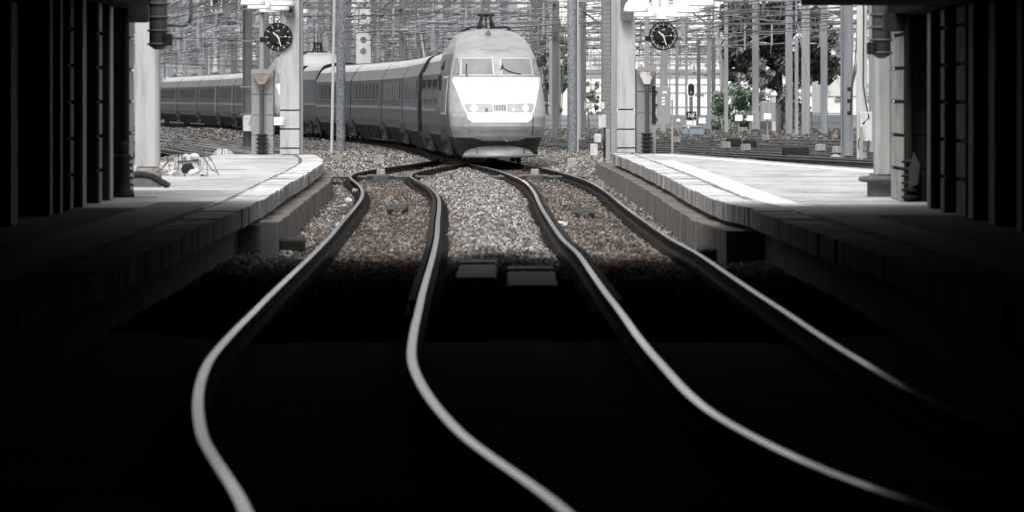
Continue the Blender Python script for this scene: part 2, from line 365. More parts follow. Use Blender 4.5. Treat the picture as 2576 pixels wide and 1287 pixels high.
def stones_material(K=1.0):
    m = bpy.data.materials.new('ballast_stone'); m.use_nodes = True; nt = m.node_tree; p = nt.nodes['Principled BSDF']
    oi = nt.nodes.new('ShaderNodeObjectInfo'); cr = nt.nodes.new('ShaderNodeValToRGB'); e = cr.color_ramp.elements
    e[0].position = 0; e[0].color = (.025 * K, .023 * K, .022 * K, 1); e[1].position = 1; e[1].color = (.50 * K, .49 * K, .48 * K, 1)
    k = e.new(.35); k.color = (.085 * K, .08 * K, .077 * K, 1); k = e.new(.7); k.color = (.19 * K, .182 * K, .175 * K, 1)
    nt.links.new(oi.outputs['Random'], cr.inputs['Fac'])
    geo = nt.nodes.new('ShaderNodeNewGeometry'); nz = nt.nodes.new('ShaderNodeTexNoise'); nz.inputs['Scale'].default_value = .45; nz.inputs['Detail'].default_value = 4
    nt.links.new(geo.outputs['Position'], nz.inputs['Vector'])
    r2 = nt.nodes.new('ShaderNodeValToRGB'); r2.color_ramp.elements[0].position = .42; r2.color_ramp.elements[0].color = (1.05, 1.05, 1.05, 1)
    r2.color_ramp.elements[1].position = .60; r2.color_ramp.elements[1].color = (.90, .81, .745, 1)
    nt.links.new(nz.outputs['Fac'], r2.inputs['Fac'])
    mx = nt.nodes.new('ShaderNodeMix'); mx.data_type = 'RGBA'; mx.blend_type = 'MULTIPLY'; mx.inputs[0].default_value = 1
    nt.links.new(cr.outputs['Color'], mx.inputs[6]); nt.links.new(r2.outputs['Color'], mx.inputs[7])
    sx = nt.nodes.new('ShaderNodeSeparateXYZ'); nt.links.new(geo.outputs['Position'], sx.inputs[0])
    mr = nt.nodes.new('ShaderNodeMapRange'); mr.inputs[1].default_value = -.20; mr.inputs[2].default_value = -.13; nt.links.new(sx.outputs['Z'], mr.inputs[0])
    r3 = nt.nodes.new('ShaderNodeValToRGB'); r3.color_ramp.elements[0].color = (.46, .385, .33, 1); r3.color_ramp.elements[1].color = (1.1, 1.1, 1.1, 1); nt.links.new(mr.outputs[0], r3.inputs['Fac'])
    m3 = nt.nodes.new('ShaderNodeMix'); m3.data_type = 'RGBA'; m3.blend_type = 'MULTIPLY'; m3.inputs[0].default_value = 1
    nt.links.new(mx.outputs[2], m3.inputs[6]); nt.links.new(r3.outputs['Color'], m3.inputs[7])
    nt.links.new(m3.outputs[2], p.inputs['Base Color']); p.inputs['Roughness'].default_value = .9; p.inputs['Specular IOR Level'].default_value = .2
    return m
STONE = stones_material(1.0); STONE_SHADE = stones_material(.16); STONE_PALE = stones_material(.95); STONE_YARD = stones_material(.48)  # the darkest set has the roof shade put in its colour
def stones_group(name, density, r, stone):
    ng = bpy.data.node_groups.new(name, 'GeometryNodeTree')
    ng.interface.new_socket('Geometry', in_out='INPUT', socket_type='NodeSocketGeometry')
    ng.interface.new_socket('Geometry', in_out='OUTPUT', socket_type='NodeSocketGeometry')
    N = ng.nodes; L = ng.links
    gi = N.new('NodeGroupInput'); go = N.new('NodeGroupOutput')
    dp = N.new('GeometryNodeDistributePointsOnFaces'); dp.inputs['Density'].default_value = density; L.new(gi.outputs[0], dp.inputs['Mesh'])
    ico = N.new('GeometryNodeMeshIcoSphere'); ico.inputs['Radius'].default_value = r; ico.inputs['Subdivisions'].default_value = 1
    sp = N.new('GeometryNodeSetPosition'); nz = N.new('ShaderNodeTexWhiteNoise'); pos = N.new('GeometryNodeInputPosition')
    L.new(pos.outputs[0], nz.inputs['Vector'])
    sub = N.new('ShaderNodeVectorMath'); sub.operation = 'SUBTRACT'; sub.inputs[1].default_value = (.5, .5, .5); L.new(nz.outputs['Color'], sub.inputs[0])
    sc = N.new('ShaderNodeVectorMath'); sc.operation = 'SCALE'; sc.inputs['Scale'].default_value = r * .75; L.new(sub.outputs[0], sc.inputs[0])
    L.new(ico.outputs['Mesh'], sp.inputs['Geometry']); L.new(sc.outputs[0], sp.inputs['Offset'])
    sm = N.new('GeometryNodeSetMaterial'); sm.inputs['Material'].default_value = stone; L.new(sp.outputs[0], sm.inputs['Geometry'])
    ip = N.new('GeometryNodeInstanceOnPoints'); L.new(dp.outputs['Points'], ip.inputs['Points']); L.new(sm.outputs[0], ip.inputs['Instance'])
    rr = N.new('FunctionNodeRandomValue'); rr.data_type = 'FLOAT_VECTOR'; rr.inputs[0].default_value = (0, 0, 0); rr.inputs[1].default_value = (6.28, 6.28, 6.28)
    L.new(rr.outputs[0], ip.inputs['Rotation'])
    rs = N.new('FunctionNodeRandomValue'); rs.data_type = 'FLOAT_VECTOR'; rs.inputs[0].default_value = (.5, .5, .4); rs.inputs[1].default_value = (1.5, 1.4, 1.0); rs.inputs['Seed'].default_value = 3
    L.new(rs.outputs[0], ip.inputs['Scale'])
    jn = N.new('GeometryNodeJoinGeometry'); L.new(gi.outputs[0], jn.inputs[0]); L.new(ip.outputs['Instances'], jn.inputs[0])
    L.new(jn.outputs[0], go.inputs[0])
    return ng
def bed(name, x0, x1, d0, d1, sx, sd, density, r, label):
    xs = np.arange(x0, x1 + 1e-6, sx); ds = np.arange(d0, d1 + 1e-6, sd); mb = MB(); nx = len(xs)
    vs = [(x, d, bz(x, d)) for d in ds for x in xs]
    fs = [(i * nx + k, i * nx + k + 1, (i + 1) * nx + k + 1, (i + 1) * nx + k) for i in range(len(ds) - 1) for k in range(nx - 1)]
    mb.add(vs, fs, 0, True); o = mb.build(name, 'ground' if d1 > 62 else 'shaded', recalc=False)
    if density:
        md = o.modifiers.new('stones', 'NODES'); md.node_group = stones_group(name, density, r, STONE_SHADE if d1 < 62 else STONE if d1 < 140 else STONE_PALE if d1 < 210 else STONE_YARD)
    tag(o, label, 'ballast', kind='stuff'); return o
bed('ballast', -3.9, 3.4, 12, 46, .15, .5, 0, 0, 'ballast with the roof shade put in its colour, between the rails under the station roof')
bed('ballast', -4.0, 3.4, 46, 61, .15, .4, 200, .034, 'ballast stones with roof shade put in their colour, just under the edge of the station roof')
bed('ballast', -4.3, 3.4, 61, 132, .12, .4, 340, .032, 'grey and brown ballast stones between the two curving tracks')
bed('ballast', -12.0, 8.0, 132, 200, .25, .8, 120, .038, 'pale ballast heaped around the points by the train')
bed('ballast', -16.0, 19.0, 200, 245, .4, 1.0, 60, .05, 'pale ballast between the yard tracks level with the carriages')
bed('ballast', -34.0, 34.0, 245, 345, 1.0, 2.0, 9, .10, 'pale ballast of the far yard between the tracks')

# ------------------------------------------------------------ platforms
left_edge = [(18, -3.25), (45, -3.3), (58.8, -3.35), (69.7, -3.4), (82.4, -3.6), (98.6, -3.83), (110, -4.05), (119, -4.4), (128.5, -4.95)]
right_edge = [(18, 3.4), (44, 3.32), (54, 3.12), (61, 3.03), (66.0, 2.96), (69.2, 2.80), (75.6, 2.73), (91, 2.72), (107, 2.66), (129.3, 2.5)]
def platform(edge, back, side, label, wall_from, ledge_rng):
    s = side     # +1: platform to the right of the track
    t = thing('platform', label, 'platform', (0, 0, 0))
    fe = interp(edge); d0, d1 = edge[0][0], edge[-1][0]
    ds = list(np.arange(d0, d1, 1.2)) + [d1]
    W = .46
    inner = [(fe(d) + s * W, d) for d in ds]
    poly = inner + [(x, d) for d, x in back]
    DSP = 66.0 if s < 0 else 62.0
    in1 = [(x, d) for x, d in inner if d > DSP]; in0 = [(x, d) for x, d in inner if d < DSP]
    b1 = [(x, d) for d, x in back if d > DSP + 1]
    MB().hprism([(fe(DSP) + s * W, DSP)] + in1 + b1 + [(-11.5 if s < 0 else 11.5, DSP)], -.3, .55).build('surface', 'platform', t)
    MB().hprism(in0 + [(fe(DSP) + s * W, DSP - .004), (-11.5 if s < 0 else 11.5, DSP - .004), (-11.5 if s < 0 else 11.5, 18)], -.3, .55).build('hall_surface', 'platform_shade', t)  # hall end of the platform, roof shade put in its dark colour
    # coping stones, each a little different in height and front
    mb = MB(); rnd = random.Random(3)
    d = d0
    while d < d1 - .05:
        L = rnd.uniform(.95, 1.1) if rnd.random() < .85 else .6
        e = min(d + L, d1); j = rnd.uniform(-.016, .016); zt = .556 + rnd.uniform(-.004, .016); g = .02
        xa, xb = fe(d + g) + j, fe(e - g) + j
        pl = [(xa, d + g), (xb, e - g), (fe(e - g) + s * (W - .015), e - g), (fe(d + g) + s * (W - .015), d + g)]
        mb.hprism(pl, .33, zt, 0, 1); d = e
    mb.build('coping', ['coping', 'coping_side'], t)
    # recessed wall, core beneath coping joints
    mb = MB(); rec = .26
    mb.hprism([(fe(d) + s * rec, d) for d in ds] + [(fe(d) + s * (W + .3), d) for d in reversed(ds)], -.32, .535, 0)
    mb.build('retaining_wall', 'wall_dark', t)
    # lower ledge
    a, b = ledge_rng; dl = list(np.arange(a, b, 1.0)) + [b]; mb = MB()
    d = a; rnd = random.Random(5)
    while d < b - .05:
        e = min(d + rnd.uniform(1.4, 2.2), b); j = rnd.uniform(-.01, .01); g = .012
        pl = [(fe(d + g) - s * (.22 + j), d + g), (fe(e - g) - s * (.22 + j), e - g), (fe(e - g) + s * .3, e - g), (fe(d + g) + s * .3, d + g)]
        mb.hprism(pl, -.34, .25 + rnd.uniform(-.01, .01), 0); d = e
    mb.build('ledge', 'wall_brown', t)
    return t, fe
lback = [(128.5, -7.2), (112, -7.7), (90, -8.6), (60, -11.5), (18, -11.5)]
PL, fL = platform(left_edge, lback, -1, 'left platform with worn pale coping stones ending short of the train', 60, (69, 122))
rback = [(130.6, 4.1), (112, 6.0), (102, 7.1), (85, 9.2), (66, 11.5), (18, 11.5)]
PR, fR = platform(right_edge, rback, 1, 'right platform with white painted strip and pale coping stones', 60, (66, 138))
def strip(fe, s, o0, o1, d0, d1, z, name, m, parent, wob=0):
    mb = MB(); ds = np.arange(d0, d1 + .01, .8); rnd = random.Random(2); vs = []
    for d in ds:
        a = rnd.uniform(-wob, wob); b = rnd.uniform(-wob, wob)
        vs += [(fe(d) + s * (o0 + a), d, z - .02), (fe(d) + s * (o1 + b), d, z - .02), (fe(d) + s * (o0 + a), d, z), (fe(d) + s * (o1 + b), d, z)]
    fs = []
    for i in range(len(ds) - 1):
        k = 4 * i; fs += [(k + 2, k + 3, k + 7, k + 6), (k, k + 2, k + 6, k + 4), (k + 3, k + 1, k + 5, k + 7)]
    mb.add(vs, fs); return mb.build(name, m, parent)
strip(fR, 1, .60, 1.0, 66.5, 116, .556, 'painted_line', 'line', PR)
strip(fR, 1, .47, .53, 62, 128, .554, 'tar_joint', 'tar', PR, .02)
strip(fL, -1, .47, .52, 52, 126, .554, 'tar_joint', 'tar', PL, .025)
strip(fR, 1, .62, 1.25, 30, 62.5, .556, 'tactile_strip', 'tactile', PR)
strip(fL, -1, .60, 1.35, 28, 70, .556, 'tactile_strip', 'tactile', PL)
mb = MB(); bk = interp([(85, 9.2), (102, 7.1), (112, 6.0), (130.6, 4.1)])
ds = np.arange(86, 129, 1.0); vs = []
for d in ds: vs += [(bk(d) - .95, d, .556), (bk(d) - .55, d, .556)]
mb.add(vs, [(2 * i, 2 * i + 1, 2 * i + 3, 2 * i + 2) for i in range(len(ds) - 1)]); mb.build('edge_line', 'line', PR)
# surface cracks/joints of the slabs
mb = MB()
for (px0, px1, py) in ((868, 1080, 0), ):
    pass
for x0, x1, d in ((-6.6, -5.0, 119), (-7.0, -5.2, 101), (-6.4, -4.6, 88), (-7.4, -4.4, 78), (-7.0, -5, 73)):
    MB().box(x0, x1, d - .03, d + .03, .53, .555).build('slab_joint', 'tar', PL)
mb = MB()
for x0, x1, d in ((4.6, 6.1, 99), (3.9, 8.2, 92), (4.6, 7.6, 83), (4.3, 6.6, 76.5), (3.6, 8, 70)):
    MB().box(x0, x1, d - .025, d + .025, .53, .555).build('slab_joint', 'tar', PR)
# end post of the left ledge
t = tag(MB().bevbox(-.12, .12, -.2, .2, -.6, .0, .02).build('kerb_post', 'conc_grey', loc=(-3.22, 68.5, .33)), 'short upright concrete post ending the ledge below the left platform', 'post')
tag(MB().bevbox(-.17, .17, -.7, .7, -.34, .02, .03).build('cable_box', 'black', loc=(xat(733, 71.5), 71.5, .0)), 'black cable box on the ballast beside the left platform', 'box', 'cable boxes')
tag(MB().bevbox(-.17, .17, -.7, .7, -.34, .02, .03).build('cable_box', 'black', loc=(xat(1790, 68.0), 68, -.03)), 'black cable box on the ballast beside the right platform', 'box', 'cable boxes')

# ------------------------------------------------------------ station hall
HD = 65.6
t = thing('station_hall', 'station hall roof coloured black for its shade, with added side walls, framing the view', 'station hall', (0, 0, 0))
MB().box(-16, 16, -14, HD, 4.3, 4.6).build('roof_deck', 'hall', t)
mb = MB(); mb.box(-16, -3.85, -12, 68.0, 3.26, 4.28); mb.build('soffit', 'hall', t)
MB().box(-16, -5.25, 68.005, 76.0, 3.24, 4.26).build('soffit', 'hall', t)  # narrow strip added over the left pillars to keep their near faces dark
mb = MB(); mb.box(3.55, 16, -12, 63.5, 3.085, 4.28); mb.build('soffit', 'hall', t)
MB().box(5.1, 16, 63.505, 72.4, 3.07, 4.26).build('soffit', 'hall', t)  # narrow strip added over the right pillars to keep their near faces dark
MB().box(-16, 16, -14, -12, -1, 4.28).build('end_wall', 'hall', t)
MB().box(-6.9, -6.5, -12, 75.5, -1, 3.23).build('shade_wall', 'hall', t)  # added wall hidden behind the left pillars, keeps daylight out
MB().box(6.3, 6.7, -12, 72, -1, 3.06).build('shade_wall', 'hall', t)  # same added daylight-blocking wall behind the right pillars
tag(MB().box(-12, 12, -12, 59.4, -.359, -.33).build('hall_shade_sheet', 'hall'), kind='structure')  # dark sheet over the ground, hall shade put in its colour

def hall_pillar(x, d, dep, w, block, s, top, label):
    t = thing('hall_pillar', label, 'pillar', (x, d, .55), 0, 'pillars inside the dark hall')
    if block:
        z = 0; rnd = random.Random(int(d * 10)); mb = MB()
        while z < top - .6:
            h = min(.455, top - .55 - z)
            mb.bevbox(-w / 2, w / 2, -dep / 2, dep / 2, z, z + h - .025, .02); z += h
        mb.build('blocks', 'shade_face', t)
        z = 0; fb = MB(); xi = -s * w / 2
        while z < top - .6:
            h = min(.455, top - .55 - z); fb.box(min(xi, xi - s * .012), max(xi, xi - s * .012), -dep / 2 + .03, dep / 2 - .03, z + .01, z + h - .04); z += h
        fb.build('lit_face', 'block_outer_lit' if d > 70.5 else 'block_lit', t)  # lighter slabs stand in for daylight on the inner faces
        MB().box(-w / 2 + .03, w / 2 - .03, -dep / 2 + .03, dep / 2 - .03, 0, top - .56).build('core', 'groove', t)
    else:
        MB().bevbox(-w / 2, w / 2, -dep / 2, dep / 2, 0, top - .56, .03).build('shaft', 'shade_face', t)
        xi = -s * w / 2; MB().box(min(xi, xi - s * .012), max(xi, xi - s * .012), -dep / 2 + .04, dep / 2 - .04, .01, top - .6).build('lit_face', 'pillar_lit', t)
    return t
for d, dep, b in ((74.6, .95, 1), (70.9, .6, 0), (69.0, .55, 1), (66.4, .65, 0), (64.5, .5, 1), (63.0, .35, 0), (61.6, .4, 0)):
    hall_pillar(-5.5 - .35, d, dep, .7, b, -1, 3.25, 'dark block-built pillar in the row along the left platform' if b else 'dark smooth pillar in the row along the left platform')
for d, dep, b in ((71.0, 2.3, 1), (65.6, .6, 0), (63.5, .6, 1), (60.9, 1.3, 1), (59.6, .7, 0), (53.9, .6, 0)):
    hall_pillar(5.3 + .35, d, dep, .7, b, 1, 3.07, 'dark block-built pillar in the row along the right platform' if b else 'dark smooth pillar in the row along the right platform')
for s, x in ((-1, -5.95), (1, 5.75)):
    for d in (57.0, 50.0, 47.0, 43.5, 40, 36.5, 33, 29.5, 26):
        hall_pillar(x, d, .8, .9, 0, s, 3.05, 'dark smooth pillar in the row along the %s platform' % ('left' if s < 0 else 'right'))

# white round columns just outside the hall
def white_col(px0, px1, ybase, d, label, s, basehat):
    x = xat((px0 + px1) / 2, d); w = (px1 - px0) / F * d
    t = thing('white_column', label, 'column', (x, d, .55))
    MB().bevbox(-w / 2, w / 2, -.25, .25, .32, 9, .05).build('shaft', 'conc', t)
    MB().bevbox(-w / 2 - .004, w / 2 + .004, -.254, .254, .18, .33, .05).build('stained_foot', 'stain', t)
    if basehat == 'l':
        MB().bevbox(-w / 2 - .02, w / 2 + .02, -.3, .3, 0, .2, .04).build('base', 'mast_dark', t)
    else:
        MB().lathe([(.23, 0), (.23, .2), (.34, .22), (.36, .25), (.33, .29), (.2, .3), (.2, .33)], (0, 0, 0), 28).build('base', 'mast_dark', t)
    return t
white_col(342, 401, 470, 81.6, 'pale concrete column with rust-stained foot standing on the left platform', -1, 'l')
white_col(2199, 2243, 497, 73.4, 'pale concrete column on flared dark base standing on the right platform', 1, 'r')
# pipe bend lying at the left column foot
t = tag(MB().tube([(-.25, 0, .2), (0, 0, .2), (.16, 0, .17), (.42, -.02, .02)], .055, 10).build('pipe_bend', 'black', loc=(xat(358, 80.8), 80.8, .55)), 'black bent pipe sticking out from the foot of the left column', 'pipe')

# ribbed dark brackets with boxes hanging under the soffit
def ribbed(px, d, y0, y1, s, label):
    x = xat(px, d); z0, z1 = zat(y1, d), zat(y0, d); h = z1 - z0; r = .14
    t = thing('ribbed_bracket', label, 'bracket', (x, d, z0))
    MB().lathe([(.05, -.03), (.09, 0), (r * .9, .02), (r * .92, h + .6)], (0, 0, 0), 24).build('drum', 'mast_dark', t)
    mb = MB()
    for k in range(5): z = .03 + k * h / 3.4; mb.lathe([(r * .9, z), (r * 1.12, z + .005), (r * 1.12, z + .025), (r * .9, z + .035)], (0, 0, 0), 24)
    mb.build('ribs', 'dark', t)
    MB().bevbox(-.055, .055, -.09, .03, 0, .17, .012).build('box', 'black', t).location = (s * .15, -.1, .02)
    return t
ribbed(398, 72.4, 5, 120, 1, 'black ribbed drum bracket beside the left column, under the roof edge')
ribbed(2216, 70.2, 34, 142, -1, 'black ribbed drum bracket beside the right column, under the roof edge')
tag(MB().prism([(-.13, -.12), (.115, -.12), (.14, -.085), (.14, .085), (.115, .12), (-.13, .12)], -.1, .25).build('sign_box', 'black', loc=at(348, 35, 70.5)), 'black box sign hung in front of the left column', 'sign')
tag(MB().prism([(-.14, -.12), (.11, -.12), (.15, -.06), (.15, .06), (.11, .12), (-.14, .12)], -.1, .25).build('sign_box', 'black', loc=at(2250, 57, 69.0)), 'black box sign hung in front of the right column', 'sign')
# bent handrail/mirror frame under the left soffit
p = [at(430, y, 73) for y in (-10,)] ; 
t = tag(MB().tube([at(478, -30, 73), at(480, 40, 73), at(477, 58, 73), at(468, 65, 73), at(455, 66, 73), at(412, 63, 73)], .022, 8).build('bent_pipe', 'mast_dark'), 'dark bent pipe hanging under the roof edge near the left column', 'pipe')
# dark object with round head beside left pillars, and pale jagged-ring downpipe
def downpipe(x, d, label):
    t = thing('ribbed_downpipe', label, 'downpipe', (x, d, .55))
    MB().tube([(0, 0, 0), (0, 0, 2.5)], .05, 12).build('pipe', 'black', t)
    mb = MB()
    for k in range(6): mb.lathe([(.05, .03 + k * .095), (.115, .06 + k * .095), (.115, .075 + k * .095), (.05, .10 + k * .095)], (0, 0, 0), 20)
    mb.build('rings', 'black', t)
downpipe(5.36, 69.7, 'black ribbed downpipe at the foot of the block pillar by the right column')
downpipe(-5.52, 73.9, 'black ribbed downpipe at the foot of the block pillar by the left column')
t = thing('ground_lever', 'black round-headed ground lever beside the left block pillar', 'lever', (xat(316, 73.4), 73.0, .55))
MB().lathe([(.0, .0), (.16, 0), (.15, .06), (.10, .12), (.085, .5), (.11, .56), (.10, .6), (0, .62)], (0, 0, 0), 20).build('stand', 'black', t)
MB().lathe([(0, .58), (.06, .6), (.085, .68), (.075, .76), (0, .80)], (.0, 0, 0), 20).build('head', 'black', t)
MB().tube([(0, 0, .56), (-.22, -.02, .60)], .025, 8).build('handle', 'black', t)

# pale diamond shaped plate leaning by the right pillars (left of it a dark notice)
tag(MB().prism([(0, .22), (.08, .06), (.05, -.20), (-.07, -.26), (-.06, .0)], -.01, .02).build('leaning_plate', 'mast_blue', loc=at(2298, 425, 67.5)), 'pale pointed plate leaning in the dark by the right pillars', 'plate')

# ------------------------------------------------------------ mid pillars, cabinets, lamps, clocks
def mid_pillar(px0, px1, d, joints, side_px, label):
    x0, x1 = xat(px0, d), xat(px1, d); cx = (x0 + x1) / 2; w = x1 - x0; sw = side_px / F * d
    t = thing('lighting_pillar', label, 'pillar', (cx, d, .55))
    zs = [0] + [zat(y, d) - .55 for y in joints]
    mb = MB()
    for a, b in zip(zs[:-1], zs[1:]): mb.bevbox(-w / 2, w / 2, -.25, .25, a + .02, b - .02, .015)
    mb.build('base_blocks', 'conc', t)
    MB().bevbox(-w / 2, w / 2, -.25, .25, zs[-1] + .02, 9, .015).build('shaft', 'conc', t)
    MB().box(-w / 2 + .035, w / 2 - .035, -.21, .21, 0, 9).build('core', 'groove', t)
    s = 1 if side_px > 0 else -1
    MB().box(min(s * w / 2, s * w / 2 + sw), max(s * w / 2, s * w / 2 + sw), -.1, .28, 0, 9).build('side_column', 'conc_grey', t)
    return t
DL, DR = 127.5, 130.8
mid_pillar(705, 754, DL, (373, 325, 278), 7.5, 'white block-footed pillar at the end of the left platform')
mid_pillar(1551, 1597, DR, (372.5, 325.6, 276), -14, 'white block-footed pillar at the end of the right platform')
def cabinet_group(px0, px1, ytop, seams, d, pip, tri_mat, lab, side, tri):
    x0, x1 = xat(px0, d), xat(px1, d); w = x1 - x0; zt = zat(ytop, d) - .55
    t = thing('equipment_cabinet', lab[0], 'cabinet', ((x0 + x1) / 2, d + .1, .55))
    zs = [0] + [zat(y, d) - .55 for y in seams] + [zt]
    mb = MB()
    for a, b in zip(zs[:-1], zs[1:]): mb.bevbox(-w / 2, w / 2, -.2, .4, a + .008, b - .008, .01)
    PM = mb
    MB().box(-w / 2 + .02, w / 2 - .02, -.185, .38, 0, zt - .03).build('core', 'groove', t)
    for z in (.25, .6, 1.0, 1.35): PM.lathe([(.0, -.21), (.012, -.21), (.012, -.195)], (w * .02, 0, z), 8, 1, axis='y'); PM.lathe([(.0, -.21), (.012, -.21), (.012, -.195)], (w * .33, 0, z), 8, 1, axis='y')
    PM.build('panels', ['cab', 'dark'], t)
    # post with triangular bracket and ribbed pipe
    xp = xat(pip, d)
    q = thing('lamp_post', lab[1], 'lamp post', (xp, d - .22, .55))
    zb = zat(tri[0], d) - .55; z2 = zat(tri[1], d) - .55
    MB().bevbox(-.055, .055, -.05, .05, z2, 3.6, .01).build('post', 'mast_lt', q)
    MB().tube([(0, 0, 0), (0, 0, z2 + .05)], .05, 14).build('pipe', 'dark', q)
    mb = MB()
    for k in range(5): z = .05 + k * .105; mb.lathe([(.05, z), (.15, z + .012), (.15, z + .035), (.05, z + .045)], (0, 0, 0), 24)
    mb.build('rings', 'black', q)
    tw = (px1 - px0) * .42 / F * d
    MB().prism([(-tw, zb), (tw, zb), (.075, z2), (-.075, z2)], -.07, -.055).build('bracket', tri_mat, q)
    MB().box(-tw * 1.12, tw * 1.12, -.08, -.02, zb + .01, zb + .12).build('cross_beam', 'cab', q)
    return q
qL = cabinet_group(633, 688, 178, (341, 290, 238), DL, 659, 'rust', ('grey riveted equipment cabinet beside the white pillar on the left platform', 'lamp post with rusty triangular bracket and white domed lamps, left platform'), -1, (187, 213))
qR = cabinet_group(1598, 1649, 174, (335.6, 285, 231), DR, 1626, 'rust_white', ('grey riveted equipment cabinet beside the white pillar on the right platform', 'lamp post with peeling white triangular bracket and white domed lamps, right platform'), 1, (181, 212))
def lamp_mb(r):
    return MB().lathe([(r * .97, .03), (r, 0), (r * 1.02, .02), (r * .98, .09), (r * .86, .19), (r * .62, .27), (r * .42, .30), (r * .40, .31), (r * .40, .62), (r * .30, .70), (0, .72)], (0, 0, 0), 32)
lampmesh = None
def lamps(q, lst, zrim, arm_z):
    global lampmesh
    for px, py in lst:
        d = F * (zrim - CH) / (HY - py)
        x = xat(px, d)
        o = lamp_mb(.28).build('lamp_head', 'white', q)
        o.location = Vector((x, d, zrim)) - q.location
        MB().lathe([(0, .02), (.26, .02), (.25, .045), (0, .05)], (0, 0, 0), 24).build('diffuser', 'panelight', o)
        MB().tube([(0, 0, .7), (0, 0, 1.15)], .02, 8).build('hanger', 'mast_lt', o)
    xs = [xat(px, F * (zrim - CH) / (HY - py)) for px, py in lst]; ds = [F * (zrim - CH) / (HY - py) for px, py in lst]
    pts = [Vector((x, d, zrim + 1.15)) - q.location for x, d in zip(xs, ds)]
    mb = MB(); mb.tube(pts, .03, 8); mb.tube([Vector((0, 0, 3.6)), Vector((0, 0, zrim + 1.15 - .55)), pts[len(pts) // 2]], .04, 8); mb.build('arm', 'mast_lt', q)
lamps(qR, [(1599, 31), (1622, 44), (1649, 51), (1672, 50), (1704, 44.5), (1732, 33), (1764, 16)], 3.93, 0)
lamps(qL, [(612, -6), (636, 14), (652, 24), (680, 32.5), (698, 27.5), (709, 16), (716, 2)], 4.05, 0)
# grey slanting arm + camera bracket by the left pillar, dark box on right pillar
tag(MB().tube([at(682, 18, DL - .4), at(690, 22, DL - .4), at(738, 3, DL - .3)], .05, 6).build('slanting_arm', 'mast_lt'), 'grey slanting arm reaching from the left white pillar to the lamps', 'arm')
def camera_box(p, label):
    t = thing('camera_box', label, 'camera', p)
    MB().bevbox(-.12, .12, -.12, .2, -.14, .14, .015).build('housing', 'dark', t)
    MB().lathe([(0, -.16), (.05, -.16), (.06, -.13), (.06, -.11)], (.03, 0, .02), 16, axis='y').build('lens', 'black', t)
camera_box(at(727, 27, DL - .5), 'dark camera box fixed high on the left white pillar')
tag(MB().bevbox(-.15, .15, -.15, .1, -.35, .25, .02).build('junction_box', 'mast_dark', loc=at(1576, 18, DR - .42)), 'dark junction box high on the right white pillar, rust below it', 'box')
# clocks
def clock(p, r, label, tickm):
    t = thing('platform_clock', label, 'clock', p, 0, 'platform clocks')
    MB().lathe([(0, -.06), (r * .94, -.06), (r * .985, -.075), (r, -.05), (r, .07), (r * .95, .10), (0, .11)], (0, 0, 0), 56, axis='y').build('case', 'clock', t)
    MB().lathe([(0, -.066), (r * .63, -.066), (r * .63, -.060)], (0, 0, 0), 48, axis='y').build('dial', 'clock_c', t)
    for kind, mname, per in (('hour_marks', 'mark', True), ('minute_marks', tickm, False)):
        mb = MB()
        for i in range(60):
            if (i % 5 == 0) != per: continue
            a = R(6 * i); L0, L1, w = (.68, .93, .030) if per else (.76, .90, .014)
            c = Vector((math.sin(a) * r * (L0 + L1) / 2, -.068, math.cos(a) * r * (L0 + L1) / 2))
            if per: MB().cbox(c, w * r, .006, (L1 - L0) * r, 0, ry=a).build('hour_mark', mname, t)
            else: mb.cbox(c, w * r, .006, (L1 - L0) * r, 0, ry=a)
        if not per: tag(mb.build('minute_marks', mname, t))
    def hand(name, ang, l0, l1, w, y):
        a = R(ang); c = Vector((math.sin(a), 0, math.cos(a))) * (r * (l0 + l1) / 2); c.y = y
        return MB().cbox(c, w * r, .005, (l1 - l0) * r, 0, ry=a).build(name, 'mark', t)
    hand('hour_hand', 313, -.14, .47, .075, -.075)
    hand('minute_hand', 162, -.16, .66, .06, -.082)
    o = hand('second_hand', 86, -.12, .60, .012, -.088)
    MB().lathe([(.035 * r, -.09), (.055 * r, -.09), (.055 * r, -.086), (.035 * r, -.086)], (math.sin(R(86)) * r * .53, 0, math.cos(R(86)) * r * .53), 16, axis='y').build('ring', 'mark', o)
    # small swoosh emblem and short dash
    MB().prism([(-.17 * r, .42 * r), (.06 * r, .42 * r), (.13 * r, .50 * r), (.02 * r, .47 * r), (-.02 * r, .44 * r), (-.17 * r, .435 * r)], -.071, -.066).build('emblem', 'mark', t)
    MB().box(-.09 * r, .07 * r, -.071, -.066, -.42 * r, -.395 * r).build('dash_mark', 'mark', t)
    MB().box(-r - .1, -r + .02, -.03, .03, -.12, .0).build('bracket', 'black', t)
    return t
clock(at(699.6, 94.3, DL - .25), 36 / F * DL, 'round black clock reading 10:27 on the left platform lamp post', 'tick')
clock(at(1668, 91.6, DR - .25), 36 / F * DR, 'round black clock reading 10:27 on the right platform lamp post', 'mark')
# open panel door on right
t = thing('open_panel_box', 'grey electrical box with its door swung open beside the right cabinet', 'electrical box', (xat(1644, DR), DR, 0))
zb, zt = zat(312.5, DR), zat(217, DR)
MB().box(-.05, .05, -.12, .3, zb, zt).build('box', 'black', t)
dw = 36 / F * DR
dd = MB().bevbox(0, dw, -.02, .02, zb - .0, zt - .02, .01).build('door', 'cab', t); dd.location = (.06, -.14, 0)
mb = MB()
for z in (zb + .12, (zb + zt) / 2, zt - .15): mb.cbox((.06, -.17, z), .05, .03, .06)
mb.build('hinges', 'black', t)
for z in (.60, .68, .76): MB().cbox((.24, -.166, zb + z - .1), .075, .006, .045).build('sticker', 'white', t)
MB().cbox((.27, -.166, zb + .80), .10, .006, .05).build('sticker', 'white', t)
MB().box(.44, .49, -.1, -.05, .2, zt - .35).build('back_post', 'mast_lt', t)
